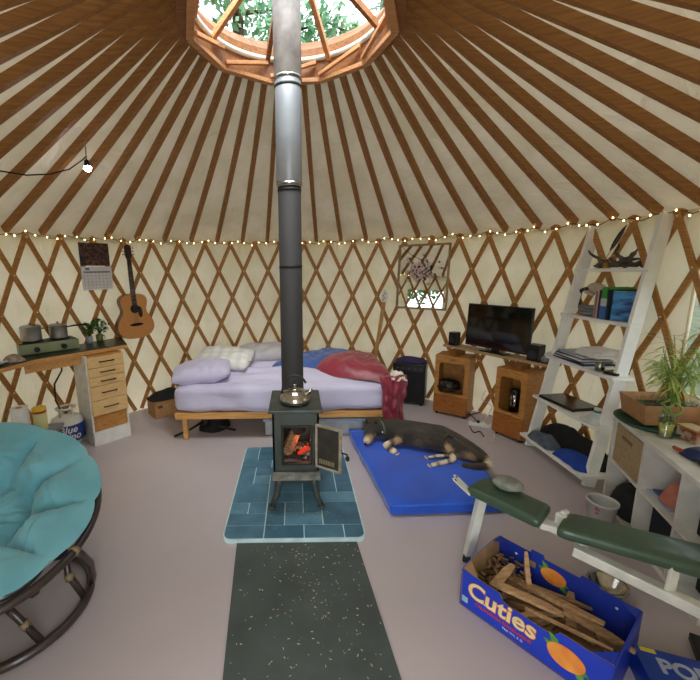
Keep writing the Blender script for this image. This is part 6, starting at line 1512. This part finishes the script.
def fruit(m, cx, cy, r_, parent, z=.0008):
    b = MB(); b.prism([(cx+r_*1.08*math.cos(t_)*(1+.03*math.sin(3*t_)), cy+r_*.80*math.sin(t_)) for t_ in [2*PI*k/40 for k in range(40)]], .0006, m @ Matrix.Translation((0, 0, z))); o = obj('fruit_print', b, M('print_mandarin', '#f0a848', .45, col2='#e06a2c', scale=9), parent)
    for (a, L) in ((2.3, 1.25), (2.8, 1.0), (-.7, 1.35), (-.25, .95)):
        b = MB(); d = Vector((math.cos(a), math.sin(a))); s_ = Vector((-d.y, d.x)); o0 = Vector((cx, cy))+d*r_*.62; P_ = [o0, o0+d*r_*L*.35+s_*r_*.28, o0+d*r_*L*.8, o0+d*r_*L*.35-s_*r_*.24]; b.prism([tuple(p) for p in P_], .0006, m @ Matrix.Translation((0, 0, z-.0004)))
        obj('leaf_print', b, GRN, parent)
fruit(mr, .435, .098, .060, nr)
mfi = frame3(KA+ky*(KWd-.0075)+Vector((0, 0, 0)), kx, (0, 0, 1)); fruit(mfi, .26, .125, .050, fs_)
b = MB(); b.box(mfi @ Vector((.165, .135, .001)), (.035, .03, .0015), mfi.to_3x3()); obj('hand_hole', b, TANC, fs_)
for x_ in (.09, .50): 
    b = MB(); b.prism(disc(.006, x_, .145, 0, 12), .0008, mfi); obj('punch_hole', b, WHITE, fs_)
# kindling
KM = [wood('kindling_a', '#c4a078', '#9c7a52', .8, 6, (2, 14, 14)), wood('kindling_b', '#ad8a60', '#866545', .8, 6, (2, 14, 14)), wood('kindling_c', '#8a6c4c', '#5f4730', .85, 6, (2, 14, 14))]
r9 = random.Random(21)
def stick(u, v, z, a, L, w_, th, tilt, k, lab):
    c = KA+kx*u+ky*v+Vector((0, 0, z)); d = (kx*math.cos(a)+ky*math.sin(a))*math.cos(tilt)+Vector((0, 0, math.sin(tilt)))
    s_ = Vector((0, 0, 1)).cross(d).normalized(); n_ = d.cross(s_); b = MB(); N = 6; pr = None; sk = [r9.uniform(.6, 1.1) for _ in range(4)]; bend = r9.uniform(-.006, .006)
    for i in range(N+1):
        f = i/N; o_ = c+d*(f-.5)*L + s_*bend*math.sin(PI*f); tp2 = 1 if f < .7 else 1-.55*(f-.7)/.3*r9.uniform(.6, 1)
        ring = [b.bm.verts.new(o_+s_*w_*.5*x*sk[q]*tp2*r9.uniform(.93, 1.07)+n_*th*.5*y*sk[q]*tp2) for q, (x, y) in enumerate(((-1, -1), (1, -1), (1, 1), (-1, 1)))]
        if pr:
            for q in range(4): b.bm.faces.new((pr[q], pr[(q+1) % 4], ring[(q+1) % 4], ring[q]))
        else: b.bm.faces.new(ring)
        pr = ring
    b.bm.faces.new(pr[::-1]); o = obj('kindling_stick', b, KM[k % 3], smooth=False); tag(o, lab, 'kindling', 'kindling in the fruit crate')
GEN = 'split wood kindling stick lying in the tangled crate pile'
for k in range(20):
    L = r9.uniform(.20, .34); u = r9.uniform(.18, .40); v = r9.uniform(.09, .28); stick(u, v, .03+.0045*k, r9.uniform(-.5, .6) if k % 3 else r9.uniform(.9, 2.1), L if k % 3 else .22, r9.uniform(.022, .045), r9.uniform(.012, .022), r9.uniform(-.12, .12), k, GEN)
stick(.20, .24, .165, 2.25, .20, .022, .014, .9, 0, 'thin kindling stick jutting up steepest toward the bench')
stick(.30, .21, .145, -.05, .40, .034, .018, .16, 1, 'longest pale kindling stick lying along the crate\'s top layer')
stick(.25, .12, .15, .35, .26, .050, .02, -.1, 0, 'broad pale kindling slab on top nearest the lettering side')
stick(.12, .16, .15, 1.5, .17, .055, .02, .25, 0, 'broad pale kindling slab standing across the crate\'s bench-post end')
stick(.48, .20, .13, .25, .24, .032, .022, -.18, 1, 'thick kindling stick on top at the end nearest the second blue box')
stick(.52, .14, .125, -1.1, .18, .030, .026, .3, 2, 'short dark kindling stump slanted at the end nearest the second blue box')
stick(.40, .10, .14, .12, .30, .020, .010, .10, 0, 'narrow pale sliver of kindling along the lettering side')
b = MB()
for k in range(120):
    p = KA+kx*r9.uniform(.02, .17)+ky*r9.uniform(.08, .34)+Vector((0, 0, r9.uniform(.05, .135))); a = r9.uniform(0, PI); d = Vector((math.cos(a), math.sin(a), r9.uniform(-.4, .4)))*r9.uniform(.008, .022); b.beam(p-d, p+d, .012, .005)
o = obj('bark_shavings', b, M('bark_shaving', '#9a7a54', .9, col2='#6e5236', scale=15)); tag(o, 'bark shavings and splinters heaped at the crate\'s bench-post end', 'shavings', kind='stuff')

# second blue box at the lower edge
q0 = atz(636, 652, .10); Q0 = Vector((q0.x, q0.y, 0)); qx = Vector((.93, -.36, 0)).normalized(); qy = Vector((-qx.y, qx.x, 0))
t = thing('popcorn_box', 'blue printed snack box lying flat on the floor beyond the fruit crate', 'box', Q0)
mq = frame3(Q0-qy*.22+Vector((0, 0, 0)), qx, qy)
b = MB(); b.prism([(0, 0), (.34, 0), (.34, .26), (0, .26)], .10, mq); obj('carton', b, M('snack_blue', '#1a3f9c', .35, col2='#15307c', scale=5), t, bevel=.002)
mt_ = mq @ Matrix.Translation((0, 0, .1005))
b = MB(); text_bm(b, 'POP', .085, mt_ @ Matrix.Translation((.135, .185, 0)), .0005, bold=.003); obj('lettering', b, M('print_grey', '#aab4c8', .4), t, label='pale grey letters POP')
b = MB(); b.prism([(.02, .03), (.13, .02), (.15, .10), (.03, .12)], .0008, mt_); obj('cream_panel', b, M('print_cream', '#cdbf9c', .5), t)
b = MB(); b.prism([(.02, .235), (.07, .235), (.07, .255), (.02, .255)], .0008, mt_); obj('yellow_tab', b, M('print_tab', '#d9cf4a', .5), t)
b = MB(); b.prism([(.14, .02), (.20, .02), (.17, .11), (.15, .10)], .0008, mt_); obj('brown_print', b, M('print_brown', '#8a5238', .5), t)
